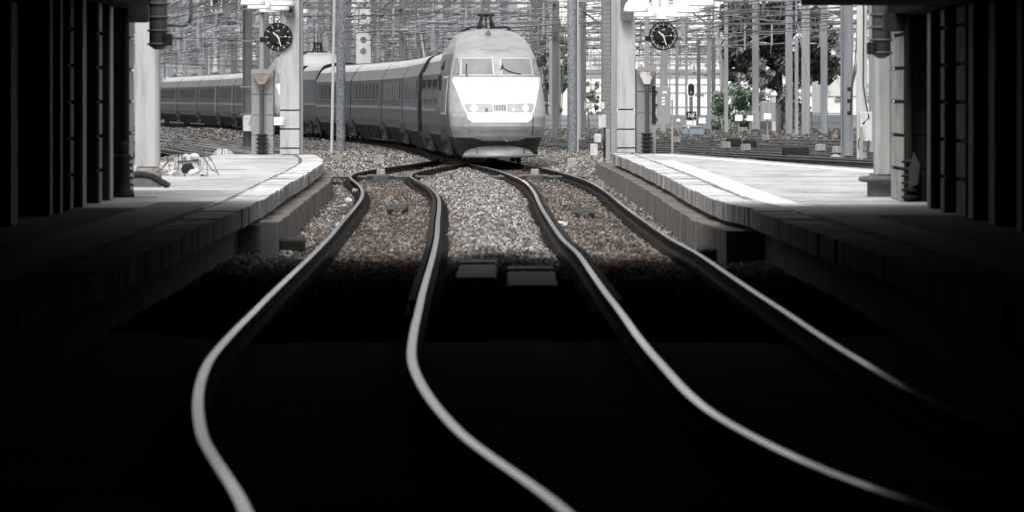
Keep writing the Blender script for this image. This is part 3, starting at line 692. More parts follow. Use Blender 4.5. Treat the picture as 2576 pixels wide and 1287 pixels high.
# striped sign plate by left pillar
t = thing('sign_plate', 'white plate with short hazard stripes fixed beside the left white pillar', 'sign', at(702, 305, DL - .3))
MB().box(-.13, .13, -.01, .01, -.10, .10).build('plate', 'white', t)
mb = MB()
for k in range(5): mb.cbox((.10, -.012, -.08 + k * .04), .045, .004, .014, ry=R(-30))
mb.build('stripes', 'black', t)
MB().box(-.12, .04, -.014, -.011, -.03, -.02).build('printed_line', 'cab', t)

# ------------------------------------------------------------ the train
PROF_T = [(0, 3.50), (.35, 3.49), (.7, 3.44), (.95, 3.36), (1.08, 3.27), (1.17, 3.14), (1.36, 2.79), (1.385, 2.71), (1.40, 2.2), (1.42, 1.63), (1.425, 1.53), (1.41, 1.1), (1.36, .79), (1.33, .76), (1.05, .20), (0, .20)]
PROF_E = PROF_T[:-4] + [(1.39, 1.0), (1.36, .97), (1.2, .92), (0, .92)]
def mat_of(z0, z1, kind):
    z = (z0 + z1) / 2
    if z > 3.2: return 0
    if z > 2.80: return 1
    if z > 2.705: return 2
    if z > 1.63: return 3
    if z > 1.53: return 2
    if z > .78: return 4
    return 5
TM = ['trainroof', 'trainup', 'trainstripe', 'trainband', 'trainside', 'skirt']
def loft(profs_at, mats, mfun, capends=True):
    # profs_at: list of (y, half profile) -> closed symmetric loft
    mb = MB(); rings = []
    for y, pr in profs_at:
        full = [(x, z) for x, z in pr] + [(-x, z) for x, z in reversed(pr[1:-1])]
        rings.append([(x, y, z) for x, z in full])
    n = len(rings[0])
    for a, b in zip(rings[:-1], rings[1:]):
        for i in range(n):
            j = (i + 1) % n
            mb.add([a[i], a[j], b[j], b[i]], [(0, 1, 2, 3)], mfun(a[i][2], a[j][2], abs(a[i][0])), False)
    if capends:
        mb.add(rings[0], [tuple(range(n))], 5); mb.add(rings[-1], [tuple(range(n))], 5)
    return mb
SX = -1  # visible side
def bogie(parent, y):
    b = MB()
    b.bevbox(-1.12, 1.12, -1.6, 1.6, .42, .62, .05)
    b.prism([(-1.2, .35), (-1.2, 1.0), (-.9, 1.0), (-.9, .35)], -.5, -.38); b.prism([(1.2, .35), (1.2, 1.0), (.9, 1.0), (.9, .35)], -.5, -.38)
    for s in (-1, 1):
        b.lathe([(.0, .52), (.22, .55), (.28, .68), (.28, .98), (.22, 1.12), (.09, 1.19), (0, 1.21)], (s * 1.24, 0, 0), 18)
        b.tube([(s * 1.28, -1.3, .3), (s * 1.28, 1.3, .3)], .08, 6)
        b.cbox((s * 1.3, -.9, .62), .12, .22, .5); b.cbox((s * 1.3, .9, .62), .12, .22, .5)
    o = b.build('bogie', 'under', parent); o.location.y = y
    for yy in (-1.4, 1.4):
        w = MB()
        for s in (-1, 1): w.lathe([(0, -.06), (.44, -.065), (.46, -.03), (.46, .05), (.48, .055), (.48, .07), (0, .075)], (s * .75, yy, .46), 24, axis='x')
        w.tube([(-.75, yy, .46), (.75, yy, .46)], .09, 8); w.build('wheelset', 'under', o)
    return o
train = thing('high_speed_train', 'long silver and white high speed train curving in from the left, headlights on', 'train', (0, 0, 0))
def make_carriage(L, name, ochre=False, blue=False):
    mats = list(TM)
    if blue: mats[3] = 'trainblue'
    mb = loft([(.24, PROF_E), (1.25, PROF_E), (2.3, PROF_T), (L - 2.3, PROF_T), (L - 1.25, PROF_E), (L - .24, PROF_E)], mats, lambda a, b, x: mat_of(a, b, 0))
    o = mb.build(name, mats, train)
    # bellows between the cars
    pb = [(x * .86, (z - .2) * .93 + .3) for x, z in PROF_T]
    loft([(L - .26, pb), (L + .26, pb)], ['black'], lambda a, b, x: 0, False).build('bellows', ['black'], o)
    nwin = 7; y = 2.6; step = (L - 4.6) / nwin
    for k in range(nwin):
        w = MB(); w.add([(SX * 1.393, .12, 1.90), (SX * 1.393, step - .22, 1.90), (SX * 1.378, step - .22, 2.55), (SX * 1.378, .12, 2.55),
                         (SX * 1.43, .12, 1.90), (SX * 1.43, step - .22, 1.90), (SX * 1.415, step - .22, 2.55), (SX * 1.415, .12, 2.55)],
                        [(4, 5, 6, 7), (0, 1, 5, 4), (1, 2, 6, 5), (2, 3, 7, 6), (3, 0, 4, 7)])
        f = w.build('window', 'window', o); f.location.y = y + k * step
    # sills under the windows, doors, grab lines
    s = MB(); 
    for k in range(nwin): s.box(SX * 1.445 if SX < 0 else 1.40, SX * 1.40 if SX < 0 else 1.445, y + k * step + .1, y + (k + 1) * step - .2, 1.86, 1.885)
    s.build('window_sill', 'trainstripe', o)
    d = MB()
    for yy in (1.1,):
        d.add([(SX * 1.425, yy, .95), (SX * 1.425, yy + .85, .95), (SX * 1.43, yy + .85, 1.6), (SX * 1.43, yy, 1.6), (SX * 1.40, yy, 2.68), (SX * 1.40, yy + .85, 2.68)], [(0, 1, 2, 3), (3, 2, 5, 4)])
    d.build('door', 'orange' if ochre else 'trainblue', o)
    # diagonal struts on skirt
    for yy in (3.6, 9.0, 14.0):
        MB().add([(SX * 1.36, yy, .76), (SX * 1.36, yy + .8, .76), (SX * 1.10, yy + 2.4, .24), (SX * 1.10, yy + 1.5, .24)], [(0, 1, 2, 3)]).build('skirt_strut', 'black', o)
    # roof ribs, vents
    s = MB()
    for k in range(int(L / .5)): s.box(-.30, .30, .6 + k * .5, .75 + k * .5, 3.47, 3.54)
    s.build('roof_ribs', 'mast_dark', o)
    s = MB(); s.lathe([(.0, 3.75), (.16, 3.7), (.22, 3.55), (.22, 3.46)], (-.2, L - .4, 0), 12); s.build('roof_dome', 'dark', o)
    bogie(o, L)
    return o
# nose surface rows: z, half width, y at centre, sweep depth, exponent
ROWS = [(.22, 1.02, .42, 1.3, 2.4), (.5, 1.16, .30, 1.5, 2.5), (.78, 1.27, .10, 1.6, 2.6), (1.1, 1.345, .0, 1.7, 2.6), (1.4, 1.375, .08, 1.75, 2.6), (1.55, 1.38, .24, 1.75, 2.6), (2.0, 1.36, .78, 1.65, 2.6), (2.58, 1.30, 1.48, 1.55, 2.7), (2.63, 1.29, 1.53, 1.55, 2.7), (3.15, 1.19, 2.2, 1.4, 2.8), (3.2, 1.175, 2.28, 1.4, 2.8), (3.5, 1.09, 2.95, 1.5, 2.6), (3.75, .98, 3.75, 1.6, 2.4), (3.92, .83, 4.5, 1.6, 2.2), (4.02, .62, 5.2, 1.5, 2.0), (4.06, .40, 5.8, 1.3, 2.0)]
ROWS = [(a, b * 1.05, c, d_, e) for a, b, c, d_, e in ROWS]
def row_at(z):
    z = min(max(z, ROWS[0][0]), ROWS[-1][0])
    for a, b in zip(ROWS[:-1], ROWS[1:]):
        if z <= b[0]:
            t = (z - a[0]) / (b[0] - a[0]); return [a[i] + (b[i] - a[i]) * t for i in range(5)]
def S(x, z):
    _, w, y0, D, n = row_at(z); s = min(abs(x) / w, .999)
    return y0 + D * (1 - (1 - s**n)**(1 / n))
def patch(poly, off, mname, name, parent, thick=.012, step=.07):
    bm = bmesh.new(); vs = [bm.verts.new((x, 0, z)) for x, z in poly]; bm.faces.new(vs)
    x0 = min(p[0] for p in poly); x1 = max(p[0] for p in poly); z0 = min(p[1] for p in poly); z1 = max(p[1] for p in poly)
    for k in range(1, int((x1 - x0) / step) + 1):
        bmesh.ops.bisect_plane(bm, geom=bm.verts[:] + bm.edges[:] + bm.faces[:], plane_co=(x0 + k * step, 0, 0), plane_no=(1, 0, 0))
    for k in range(1, int((z1 - z0) / step) + 1):
        bmesh.ops.bisect_plane(bm, geom=bm.verts[:] + bm.edges[:] + bm.faces[:], plane_co=(0, 0, z0 + k * step), plane_no=(0, 0, 1))
    for v in bm.verts: v.co.y = S(v.co.x, v.co.z) - off
    ed = [e for e in bm.edges if e.is_boundary]
    r = bmesh.ops.extrude_edge_only(bm, edges=ed)
    for v in [g for g in r['geom'] if isinstance(g, bmesh.types.BMVert)]: v.co.y += off + thick
    bmesh.ops.recalc_face_normals(bm, faces=bm.faces)
    for f in bm.faces: f.smooth = False
    me = bpy.data.meshes.new(name); bm.to_mesh(me); bm.free(); me.materials.append(M[mname])
    o = bpy.data.objects.new(name, me); col.objects.link(o); o.parent = parent; return o
def make_power_car(L):
    NS = 41; ss = [math.sin(math.pi / 2 * (k / (NS - 1) * 2 - 1)) for k in range(NS)]
    zs = []
    for a, b in zip(ROWS[:-1], ROWS[1:]):
        m = max(1, int((b[0] - a[0]) / .09)); zs += [a[0] + (b[0] - a[0]) * k / m for k in range(m)]
    zs.append(ROWS[-1][0])
    YC = 9.2
    mb = MB(); cols = [(0, 0)]
    grid = []
    for z in zs:
        _, w, y0, D, n = row_at(z)
        row = [(-w, YC, z)] + [(s * w * .9999, S(s * w * .9999, z), z) for s in ss] + [(w, YC, z)]
        grid.append(row)
    nc = NS + 2
    def nm(z):
        return 1 if z < .79 else (0 if z > .98 else 2)
    for i in range(len(zs) - 1):
        zm = (zs[i] + zs[i + 1]) / 2
        for k in range(nc - 1):
            side = (k == 0 or k == nc - 2)
            mi = nm(zm)
            if side: mi = 3 if 2.75 < zm < 3.3 else (4 if 1.6 < zm <= 2.75 else (5 if .78 < zm <= 1.6 else (6 if zm <= .78 else 0)))
            mb.add([grid[i][k], grid[i][k + 1], grid[i + 1][k + 1], grid[i + 1][k]], [(0, 1, 2, 3)], mi, False)
    mb.add(grid[-1], [tuple(range(nc))], 0); mb.add(grid[0], [tuple(range(nc))], 1)
    # rear of the cab bulge slopes to the lower body
    back = [r[0] for r in grid] + [r[-1] for r in reversed(grid)]
    bk2 = [(x * .95, YC + 3.2, min(z, 3.40)) for x, _, z in back]; nb = len(back)
    for i in range(nb):
        j = (i + 1) % nb; zm = (back[i][2] + back[j][2]) / 2
        mb.add([back[i], back[j], bk2[j], bk2[i]], [(0, 1, 2, 3)], 7 if zm > 3.3 else 3 if zm > 2.75 else 4 if zm > 1.6 else 5 if zm > .78 else 6)
    o = mb.build('power_car', ['trainnose', 'under', 'trainlow', 'trainup', 'trainblue', 'trainside', 'skirt', 'trainroof'], train)
    rb = [(x * (1.40 / 1.425), z) for x, z in PROF_T]
    lb = loft([(YC - .3, rb), (L - .18, rb)], TM, lambda a, b, x: mat_of(a, b, 0))
    tm = list(TM); tm[3] = 'trainblue'
    lb.build('engine_body', tm, o)
    # white face and its fittings
    patch([(-1.352, 2.57), (1.352, 2.57), (1.04, 1.60), (.965, 1.46), (-.965, 1.46), (-1.04, 1.60)], .012, 'trainwhite', 'white_face', o)
    cov = patch([(-.965, 1.445), (.965, 1.445), (.965, 1.34), (.83, 1.23), (-.83, 1.23), (-.965, 1.34)], .014, 'trainwhite', 'coupler_cover', o)
    patch([(-.965, 1.33), (-.82, 1.222), (.82, 1.222), (.965, 1.33), (.965, .97), (-.965, .97)], .013, 'trainlow', 'lower_cover', cov)
    patch([(-.95, .955), (.95, .955), (.88, .80), (.5, .68), (-.5, .68), (-.88, .80)], .012, 'trainlow', 'bottom_cover', cov)
    patch([(.97, 1.44), (.995, 1.40), (.985, .85), (.96, .85)], .011, 'black', 'cover_seam', cov)
    for s in (-1, 1):
        hl = [(.22, 1.75), (.30, 1.775), (.97, 1.78), (1.02, 1.74), (1.005, 1.66), (.95, 1.56), (.90, 1.53), (.26, 1.525), (.22, 1.55)]
        if s < 0: hl = [(-x, z) for x, z in reversed(hl)]
        h = patch(hl, .022, 'lens', 'headlight', o)
        fr = [(x + s * .0, z) for x, z in hl]
        cxh = s * .60
        patch([(cxh + (x - cxh) * 1.035, 1.65 + (z - 1.65) * 1.09) for x, z in hl], .017, 'mast_lt', 'bezel', h)
        c = [(s * .765 + .085 * math.cos(a), 1.65 + .085 * math.sin(a)) for a in np.linspace(0, 2 * math.pi, 16, endpoint=False)]
        patch(c, .03, 'lamp_on', 'lamp', h, step=.05)
        c = [(s * .40 + .05 * math.cos(a), 1.60 + .06 * math.sin(a)) for a in np.linspace(0, 2 * math.pi, 12, endpoint=False)]
        patch(c, .027, 'mast_dark' if s < 0 else 'wframe', 'side_lamp', h, step=.05)
        # windscreen
        pn = [(.14, 3.13), (1.02, 3.13), (1.055, 2.66), (.14, 2.66)]
        fr = [(.10, 3.16), (1.05, 3.16), (1.09, 2.63), (.10, 2.63)]
        if s < 0: pn = [(-x, z) for x, z in reversed(pn)]; fr = [(-x, z) for x, z in reversed(fr)]
        f = patch(fr, .010, 'wframe', 'windscreen_frame', o)
        patch(pn, .018, 'windscreen', 'windscreen', f)
        sd = [(1.14, 3.11), (1.17, 3.11), (1.27, 2.66), (1.15, 2.66)]
        if s < 0: sd = [(-x, z) for x, z in reversed(sd)]
        patch(sd, .014, 'windscreen', 'side_window', o, step=.05)
        sd = [(1.125, 3.13), (1.185, 3.13), (1.29, 2.64), (1.13, 2.64)]
        if s < 0: sd = [(-x, z) for x, z in reversed(sd)]
        patch(sd, .008, 'mast_dark', 'side_window_frame', o, step=.05)
    mbg = [(-.165 + k * .047, 1.75, 1.575) for k in range(8)]
    gr = patch([(-.19, 1.775), (.19, 1.775), (.19, 1.55), (-.19, 1.55)], .018, 'wframe', 'grille', o)
    for x, za, zb2 in mbg: patch([(x, za), (x + .022, za), (x + .022, zb2), (x, zb2)], .024, 'black', 'slot', gr, step=.06)
    patch([(-1.32, 2.61), (1.32, 2.61), (1.33, 2.585), (-1.33, 2.585)], .016, 'mast_lt', 'sill_seam', o)
    # brow seam and raised plate
    arch = [(x, 3.50 - .10 * (x / 1.05)**2) for x in np.linspace(-1.03, 1.03, 15)]
    patch(arch + [(x, z - .018) for x, z in reversed(arch)], .010, 'mast_lt', 'brow_seam', o)
    pl = patch([(-.44, 3.42), (-.40, 3.38), (.40, 3.38), (.44, 3.42), (.42, 3.50), (-.42, 3.50)], .014, 'mast_lt', 'destination_plate', o)
    patch([(-.38, 3.40), (.38, 3.40), (.36, 3.485), (-.36, 3.485)], .022, 'trainnose', 'plate_panel', pl)
    # wipers
    def wip(pts): return MB().tube([Vector((x, S(x, z) - .05, z)) for x, z in pts], .016, 6).build('wiper', 'black', o)
    wip([(-.90, 2.60), (-.93, 2.72), (-.895, 2.97)]); wip([(.10, 2.80), (.17, 2.88), (.155, 2.98)])
    wip([(.12, 2.90), (.30, 2.76), (.55, 2.685), (.70, 2.66)])
    # snow plough
    p = MB(); vs = []; N = 25
    for k in range(N):
        a = -1 + 2 * k / (N - 1); x = 1.07 * a; yb = -.38 + .95 * abs(a)**2.4
        zt = .31 + .24 * math.sqrt(max(0, 1 - a * a)); vs += [(x, yb, .28), (x * .97, max(yb + .12, S(x * .97, zt) - .02), zt), (x, yb + .01, .19), (x, yb + .5, .19)]
    fs = []
    for k in range(N - 1): q = 4 * k; fs += [(q, q + 4, q + 5, q + 1), (q + 2, q + 6, q + 4, q), (q + 2, q + 3, q + 7, q + 6), (q + 1, q + 5, q + 7, q + 3)]
    p.add(vs, fs, 0, True); p.build('snow_plough', 'plow', o)
    MB().tube([(.02, -.02, .80), (.06, -.16, .74), (.20, -.22, .66)], .035, 8).build('coupling_hook', 'dark', o)
    m = MB()
    for s in (-1, 1):
        for zz in (.335, .40): m.cbox((s * .70, .10 if zz > .37 else .04, zz + .02), .05, .03, .035)
    m.build('plough_bolts', 'black', o)
    # roof things
    MB().lathe([(.09, 3.86), (.07, 3.92), (.03, 3.99), (0, 4.02)], (-.13, 4.25, 0), 12).build('horn', 'mast_dark', o)
    m = MB()
    for s in (-1, 1): m.tube([(s * .1, 6.0, 4.13), (s * .55, 6.2, 4.12), (s * .68, 6.6, 4.06), (s * .68, 8.9, 4.04)], .03, 6)
    m.build('roof_rail', 'black', o)
    # side louvre on the bulge, grab panel, doors on visible side
    m = MB(); m.add([(SX * 1.12, 6.6, 3.22), (SX * 1.12, 8.9, 3.22), (SX * .97, 8.9, 3.78), (SX * .97, 6.6, 3.78), (SX * 1.16, 6.6, 3.22), (SX * 1.16, 8.9, 3.22), (SX * 1.0, 8.9, 3.8), (SX * 1.0, 6.6, 3.8)], [(4, 5, 6, 7), (0, 1, 5, 4), (2, 3, 7, 6), (1, 2, 6, 5), (3, 0, 4, 7)])
    lv = m.build('roof_louvre', 'mast_dark', o)
    m = MB()
    for k in range(8): m.cbox((SX * 1.085, 6.8 + k * .27, 3.5), .05, .05, .5, ry=SX * -.27)
    m.build('blade', 'cab', lv)
    def sidepan(y0, y1, z0, z1, mname, name, par, out=.02):
        def xs(z): return row_at(z)[1] + out
        m = MB(); n = 6; vs = []
        for k in range(n + 1):
            z = z0 + (z1 - z0) * k / n; vs += [(SX * xs(z), y0, z), (SX * xs(z), y1, z), (SX * (xs(z) - out - .03), y0, z), (SX * (xs(z) - out - .03), y1, z)]
        fs = []
        for k in range(n): q = 4 * k; fs += [(q, q + 1, q + 5, q + 4), (q, q + 4, q + 6, q + 2), (q + 1, q + 3, q + 7, q + 5)]
        fs += [(0, 2, 3, 1), (4 * n, 4 * n + 1, 4 * n + 3, 4 * n + 2)]
        m.add(vs, fs); return m.build(name, mname, par)
    sidepan(3.6, 6.8, 1.45, 2.62, 'wframe', 'side_grille_frame', o, .015)
    sidepan(3.8, 6.6, 1.52, 2.55, 'mast_dark', 'side_grille', o, .03)
    for y0, y1 in ((9.6, 12.8), (13.6, 16.8), (17.6, 20.6)):
        lv = sidepan(y0, y1, 1.9, 2.6, 'trainside', 'louvre', o, .035)
        m = MB()
        for k in range(9):
            yy = y0 + .15 + k * (y1 - y0 - .3) / 8
            m.cbox((SX * 1.425, yy, 2.25), .03, .07, .58)
        m.build('blade', 'black', lv)
    for yy in (7.6, 8.2, 20.9):
        MB().box(SX * 1.44 - .01, SX * 1.44 + .04, yy, yy + .2, 2.2, 2.65).build('vent_slit', 'black', o); MB().cbox((SX * 1.27, yy + .1, 3.02), .06, .16, .42, ry=SX * -.45).build('vent_slit', 'black', o)
    bogie(o, 5.2); bogie(o, 17.5)
    # pantograph
    pt = MB()
    for s in (-1, 1):
        pt.tube([(s * .22, 7.2, 4.05), (s * .13, 7.9, 4.52)], .045, 8); pt.tube([(s * .22, 8.8, 4.05), (s * .13, 8.0, 4.52)], .03, 8)
    pt.tube([(-.25, 7.9, 4.52), (.25, 7.9, 4.52)], .05, 8); pt.tube([(0, 7.5, 4.05), (0, 7.9, 4.5)], .025, 6)
    P = pt.build('pantograph', 'black', o)
    a = MB(); a.tube([(-.10, 7.9, 4.54), (-.03, 7.4, 5.5), (0, 7.6, 6.0)], .035, 8); a.tube([(.10, 7.9, 4.54), (.03, 7.4, 5.5)], .035, 8); a.tube([(-.8, 7.6, 5.9), (-.55, 7.6, 6.02), (.55, 7.6, 6.02), (.8, 7.6, 5.9)], .03, 8)
    a.build('pantograph_arm', 'mast_lt', P)
    return o
def put(o, d0, L, flip=False):
    # place so local y=0 sits on the path at depth d0, y=L on the path further back; returns new d
    p0 = Vector((right_c(d0), d0)); d1 = d0 + L * .99
    for _ in range(6):
        p1 = Vector((right_c(d1), d1)); d1 += (L - (p1 - p0).length) * .99
    p1 = Vector((right_c(d1), d1)); v = p1 - p0
    if flip: o.location = (p1.x, p1.y, 0); o.rotation_euler.z = math.atan2(v.x, -v.y)
    else: o.location = (p0.x, p0.y, 0); o.rotation_euler.z = math.atan2(-v.x, v.y)
    return d1
d = 152.6
pc = make_power_car(22.0); pc['label'] = 'leading white-faced power car'
d = put(pc, d, 22.0); pc.location.x += .09
proto = make_carriage(18.7, 'carriage'); first = make_carriage(21.0, 'carriage', blue=True)
d = put(first, d, 21.0)
oc = make_carriage(18.7, 'carriage', ochre=True)
used = {id(proto): False}
def next_car(src, flag):
    if flag not in used: used[flag] = True; return src
    return copy_tree(src, train)
for k in range(3):
    c = next_car(proto, 'p'); d = put(c, d, 18.7)
p2 = copy_tree(pc, train); p2['label'] = 'rear power car of the front set'; d = put(p2, d, 22.0, True)
p3 = copy_tree(pc, train); p3['label'] = 'power car coupled behind'; p2.scale.z = p3.scale.z = 1.05; d = put(p3, d + .6, 22.0)
for k in range(5):
    c = next_car(oc, 'o') if k < 3 else next_car(proto, 'p'); d = put(c, d, 18.7)

# ------------------------------------------------------------ masts, gantries, wires
GM = 'catenary masts in the yard'
def mast(px, wpx, d, ytop, mname, label, shape='box', zb=-.3, extra=None):
    x = xat(px, d); w = wpx / F * d; h = (zat(ytop, d) if ytop is not None else 10.5) - zb
    t = thing('catenary_mast', label, 'mast', (x, d, zb), 0, GM)
    if shape == 'tube': MB().tube([(0, 0, 0), (0, 0, h)], w / 2, 20).build('shaft', mname, t)
    elif shape == 'H':
        m = MB(); m.box(-w / 2, -w / 2 + .03, -w / 2, w / 2, 0, h); m.box(w / 2 - .03, w / 2, -w / 2, w / 2, 0, h); m.box(-w / 2 + .03, w / 2 - .03, -.02, .02, 0, h); m.build('shaft', mname, t)
    else: MB().bevbox(-w / 2, w / 2, -w * .4, w * .4, 0, h, w * .08).build('shaft', mname, t)
    MB().bevbox(-w * .75, w * .75, -w * .75, w * .75, -.1, .18, .05).build('footing', 'conc_box', t)
    return t
m1 = mast(857, 23, 170, None, 'galv', 'galvanised round mast with white conduit, just left of the train', 'tube')
mb = MB(); w = .15; mb.tube([Vector((xat(846, 169.4), 169.4, 9)) - m1.location, Vector((xat(834, 169.4), 169.4, 0)) - m1.location], .05, 10); mb.build('conduit', 'mast_white', m1)
m2 = mast(1439, 25, 194, None, 'galv', 'galvanised round mast with guy cables, just right of the train', 'tube')
mb = MB()
for o_ in (0, 7): mb.tube([Vector((xat(1424, 193), 193, zat(70, 193))) - m2.location, Vector((xat(1399 + o_, 192.4), 192.4, -.1)) - m2.location], .02, 6)
mb.build('guy_cable', 'wire', m2)
mb = MB(); mb.box(-.3, .3, -.02, .02, 0, 10); 
MB().box(.19, .23, -.05, .05, 0, 10).build('edge_conduit', 'mast_white', m2)
m3 = mast(622, 23, 207, None, 'mast_dark', 'dark steel mast with white box, behind the left platform end', 'H')
MB().bevbox(-.18, .18, -.12, .1, 0, .62, .03).build('switch_box', 'grime_white', m3).location = at(623, 330, 206.6) - m3.location
MB().tube([at(634, 285, 206.4) - m3.location, at(626, 315, 206.3) - m3.location], .03, 8).build('handle', 'mast_lt', m3)
mb = MB()
for y in (105, 220, 289): mb.box(-.28, .28, -.2, -.16, zat(y, 207) + .3, zat(y, 207) + .33)
mb.build('clamp_band', 'mast_lt', m3)
hb = mast(2129, 30, 176, None, 'mast_blue', 'broad grey steel mast with black cables beside the white pole at right', 'H')
mb = MB()
for o_ in (0, .06, .12): mb.tube([at(2160, 0, 175.5) - hb.location + Vector((o_, 0, 0)), at(2150, 160, 175.5) - hb.location + Vector((o_, 0, 0)), at(2141, 215, 175.5) - hb.location + Vector((o_ * .3, 0, 0)), at(2138, 285, 175.5) - hb.location + Vector((o_ * .2, 0, 0))], .022, 6)
mb.build('cable', 'wire', hb)
mb = MB()
for y in (225, 255, 285): mb.cbox(at(2136, y, 175.3) - hb.location, .14, .1, .14)
mb.build('cable_clamp', 'black', hb)
wp = mast(2167, 25, 169, None, 'mast_white', 'white pole with meter box and black cable loop at right', 'box')
MB().bevbox(-.2, .2, -.2, .1, 0, .95, .02).build('meter_box', 'grime_white', wp).location = at(2177, 355, 168.6) - wp.location
mb = MB(); mb.tube([at(2172, 0, 168.6) - wp.location, at(2171, 215, 168.6) - wp.location, at(2178, 262, 168.5) - wp.location, at(2185, 296, 168.4) - wp.location, at(2170, 312, 168.4) - wp.location], .03, 8)
mb.tube([at(2172 + 14 * math.cos(a), 362 + 20 * math.sin(a), 168.4) - wp.location for a in np.linspace(-.5, 3.9, 14)], .025, 6)
mb.build('cable', 'dark', wp)
MB().box(-.05, .05, -.02, .02, 0, 1.2).build('bracket_rail', 'mast_lt', wp).location = at(2166, 412, 168.2) - wp.location
mast(2191, 12, 190, None, 'mast_blue', 'slim blue-grey mast just behind the white pole at right')
for px, wp_, d_, yt, mm, lab in (
    (1900, 17, 292, None, 'mast_lt', 'pale grey mast at the left edge of the dark tree'),
    (1984, 18, 285, None, 'mast_blue', 'blue-grey mast in front of the dark tree, white box low on it'),
    (2003, 9, 280, 90, 'mast_lt', 'thin pale pole with slanting strut before the dark tree'),
    (2026, 21, 283, None, 'mast_lt', 'wide pale mast right of the thin strutted pole'),
    (2072, 17, 288, None, 'mast_blue', 'blue-grey mast left of the cream building'),
    (1667, 14, 300, None, 'mast_lt', 'pale mast just below the right platform clock'),
    (1702, 8, 340, None, 'mast_blue', 'thin mast second to the right of the right clock'),
    (1726, 7, 352, None, 'mast_blue', 'thin mast left of the oval ringed signal'),
    (1757, 9, 330, 100, 'mast_dark', 'short dark mast right of the oval ringed signal'),
    (1783, 10, 320, None, 'mast_blue', 'blue-grey mast by the blue cabinet, right side'),
    (1794, 10, 345, 90, 'mast_dark', 'dark mast touching the blue-grey mast by the blue cabinet'),
    (1817, 7, 330, 130, 'mast_lt', 'short thin pale pole left of the green bush'),
    (1826, 10, 300, None, 'mast_lt', 'slim pale mast at the left of the green bush'),
    (1388, 15, 340, None, 'mast_lt', 'pale mast close to the right flank of the train'),
    (1405, 9, 380, 120, 'mast_blue', 'thin blue mast behind the guy cables'),
    (1466, 9, 360, 140, 'mast_blue', 'thin blue mast above the letter sign'),
    (1524, 24, 205, None, 'conc_grey', 'concrete mast with ladder rungs behind the right white pillar'),
    (1058, 20, 330, None, 'mast_dark', 'dark mast with pale leaning stays above the carriages'),
    (1092, 17, 350, None, 'mast_blue', 'blue-grey mast left of the train cab roof'),
    (876, 14, 320, None, 'mast_dark', 'dark mast hard against the galvanised mast'),
    (818, 14, 400, None, 'mast_white', 'white mast between the left pillar and galvanised mast'),
    (790, 26, 420, None, 'mast_blue', 'broad grey mast behind the raised pantograph'),
    (806, 11, 395, None, 'mast_dark', 'narrow dark mast behind the raised pantograph'),
    (588, 16, 430, None, 'mast_dark', 'dark mast above the far carriages, left of the steel mast'),
    (560, 14, 470, None, 'mast_blue', 'blue mast with leaning lattice stay above the far carriages'),
    (522, 10, 455, None, 'mast_white', 'white twin pole above the far carriages'),
    (541, 10, 450, None, 'mast_white', 'right-hand white pole of the pair above the far carriages'),
    (506, 9, 480, None, 'mast_lt', 'pale pole left of the white pair above the far carriages'),
    (463, 8, 520, None, 'mast_blue', 'thin blue pole near the left column, above the far carriages'),
    (430, 7, 540, None, 'mast_blue', 'thinnest pole next to the left column'),
    (1162, 8, 420, None, 'mast_dark', 'thin dark mast left of the roof pantograph'),
    (1140, 10, 430, None, 'mast_lt', 'pale mast behind the left shoulder of the cab')):
    mm_ = mast(px, wp_, d_, yt, mm, lab)
    if px == 1524:
        mb = MB()
        for k in range(48): mb.box(-.17, .17, -.26, -.24, .5 + k * .18, .52 + k * .18)
        mb.box(-.19, -.17, -.26, -.22, .3, 9.5); mb.box(.17, .19, -.26, -.22, .3, 9.5); mb.build('ladder', 'mast_dark', mm_)
    if px == 1984:
        MB().bevbox(-.42, .42, -.3, -.05, 0, 1.1, .03).build('switch_box', 'mast_lt', mm_).location = at(1931, 306, d_ - .5) - mm_.location
        MB().tube([at(1937, 300, d_ - .6) - mm_.location, at(1978, 215, d_ - .4) - mm_.location], .04, 6).build('stay', 'mast_dark', mm_)
    if px == 1900: MB().bevbox(-.24, .24, -.3, -.1, 0, 1.0, .03).build('switch_box', 'mast_lt', mm_).location = at(1900, 326, d_) - mm_.location
    if px == 2003:
        MB().tube([at(2005, 60, d_) - mm_.location, at(2032, 205, d_) - mm_.location], .04, 6).build('strut', 'mast_lt', mm_)
    if px in (1058, 560):
        MB().tube([at(px - 8, 30, d_ - 1) - mm_.location, at(px + 10, 150, d_ - 1) - mm_.location], .06, 6).build('stay', 'mast_white' if px == 1058 else 'mast_lt', mm_)
        MB().tube([at(px + 4, 30, d_ - 1) - mm_.location, at(px + 14, 150, d_ - 1) - mm_.location], .05, 6).build('stay', 'wire_cu', mm_)

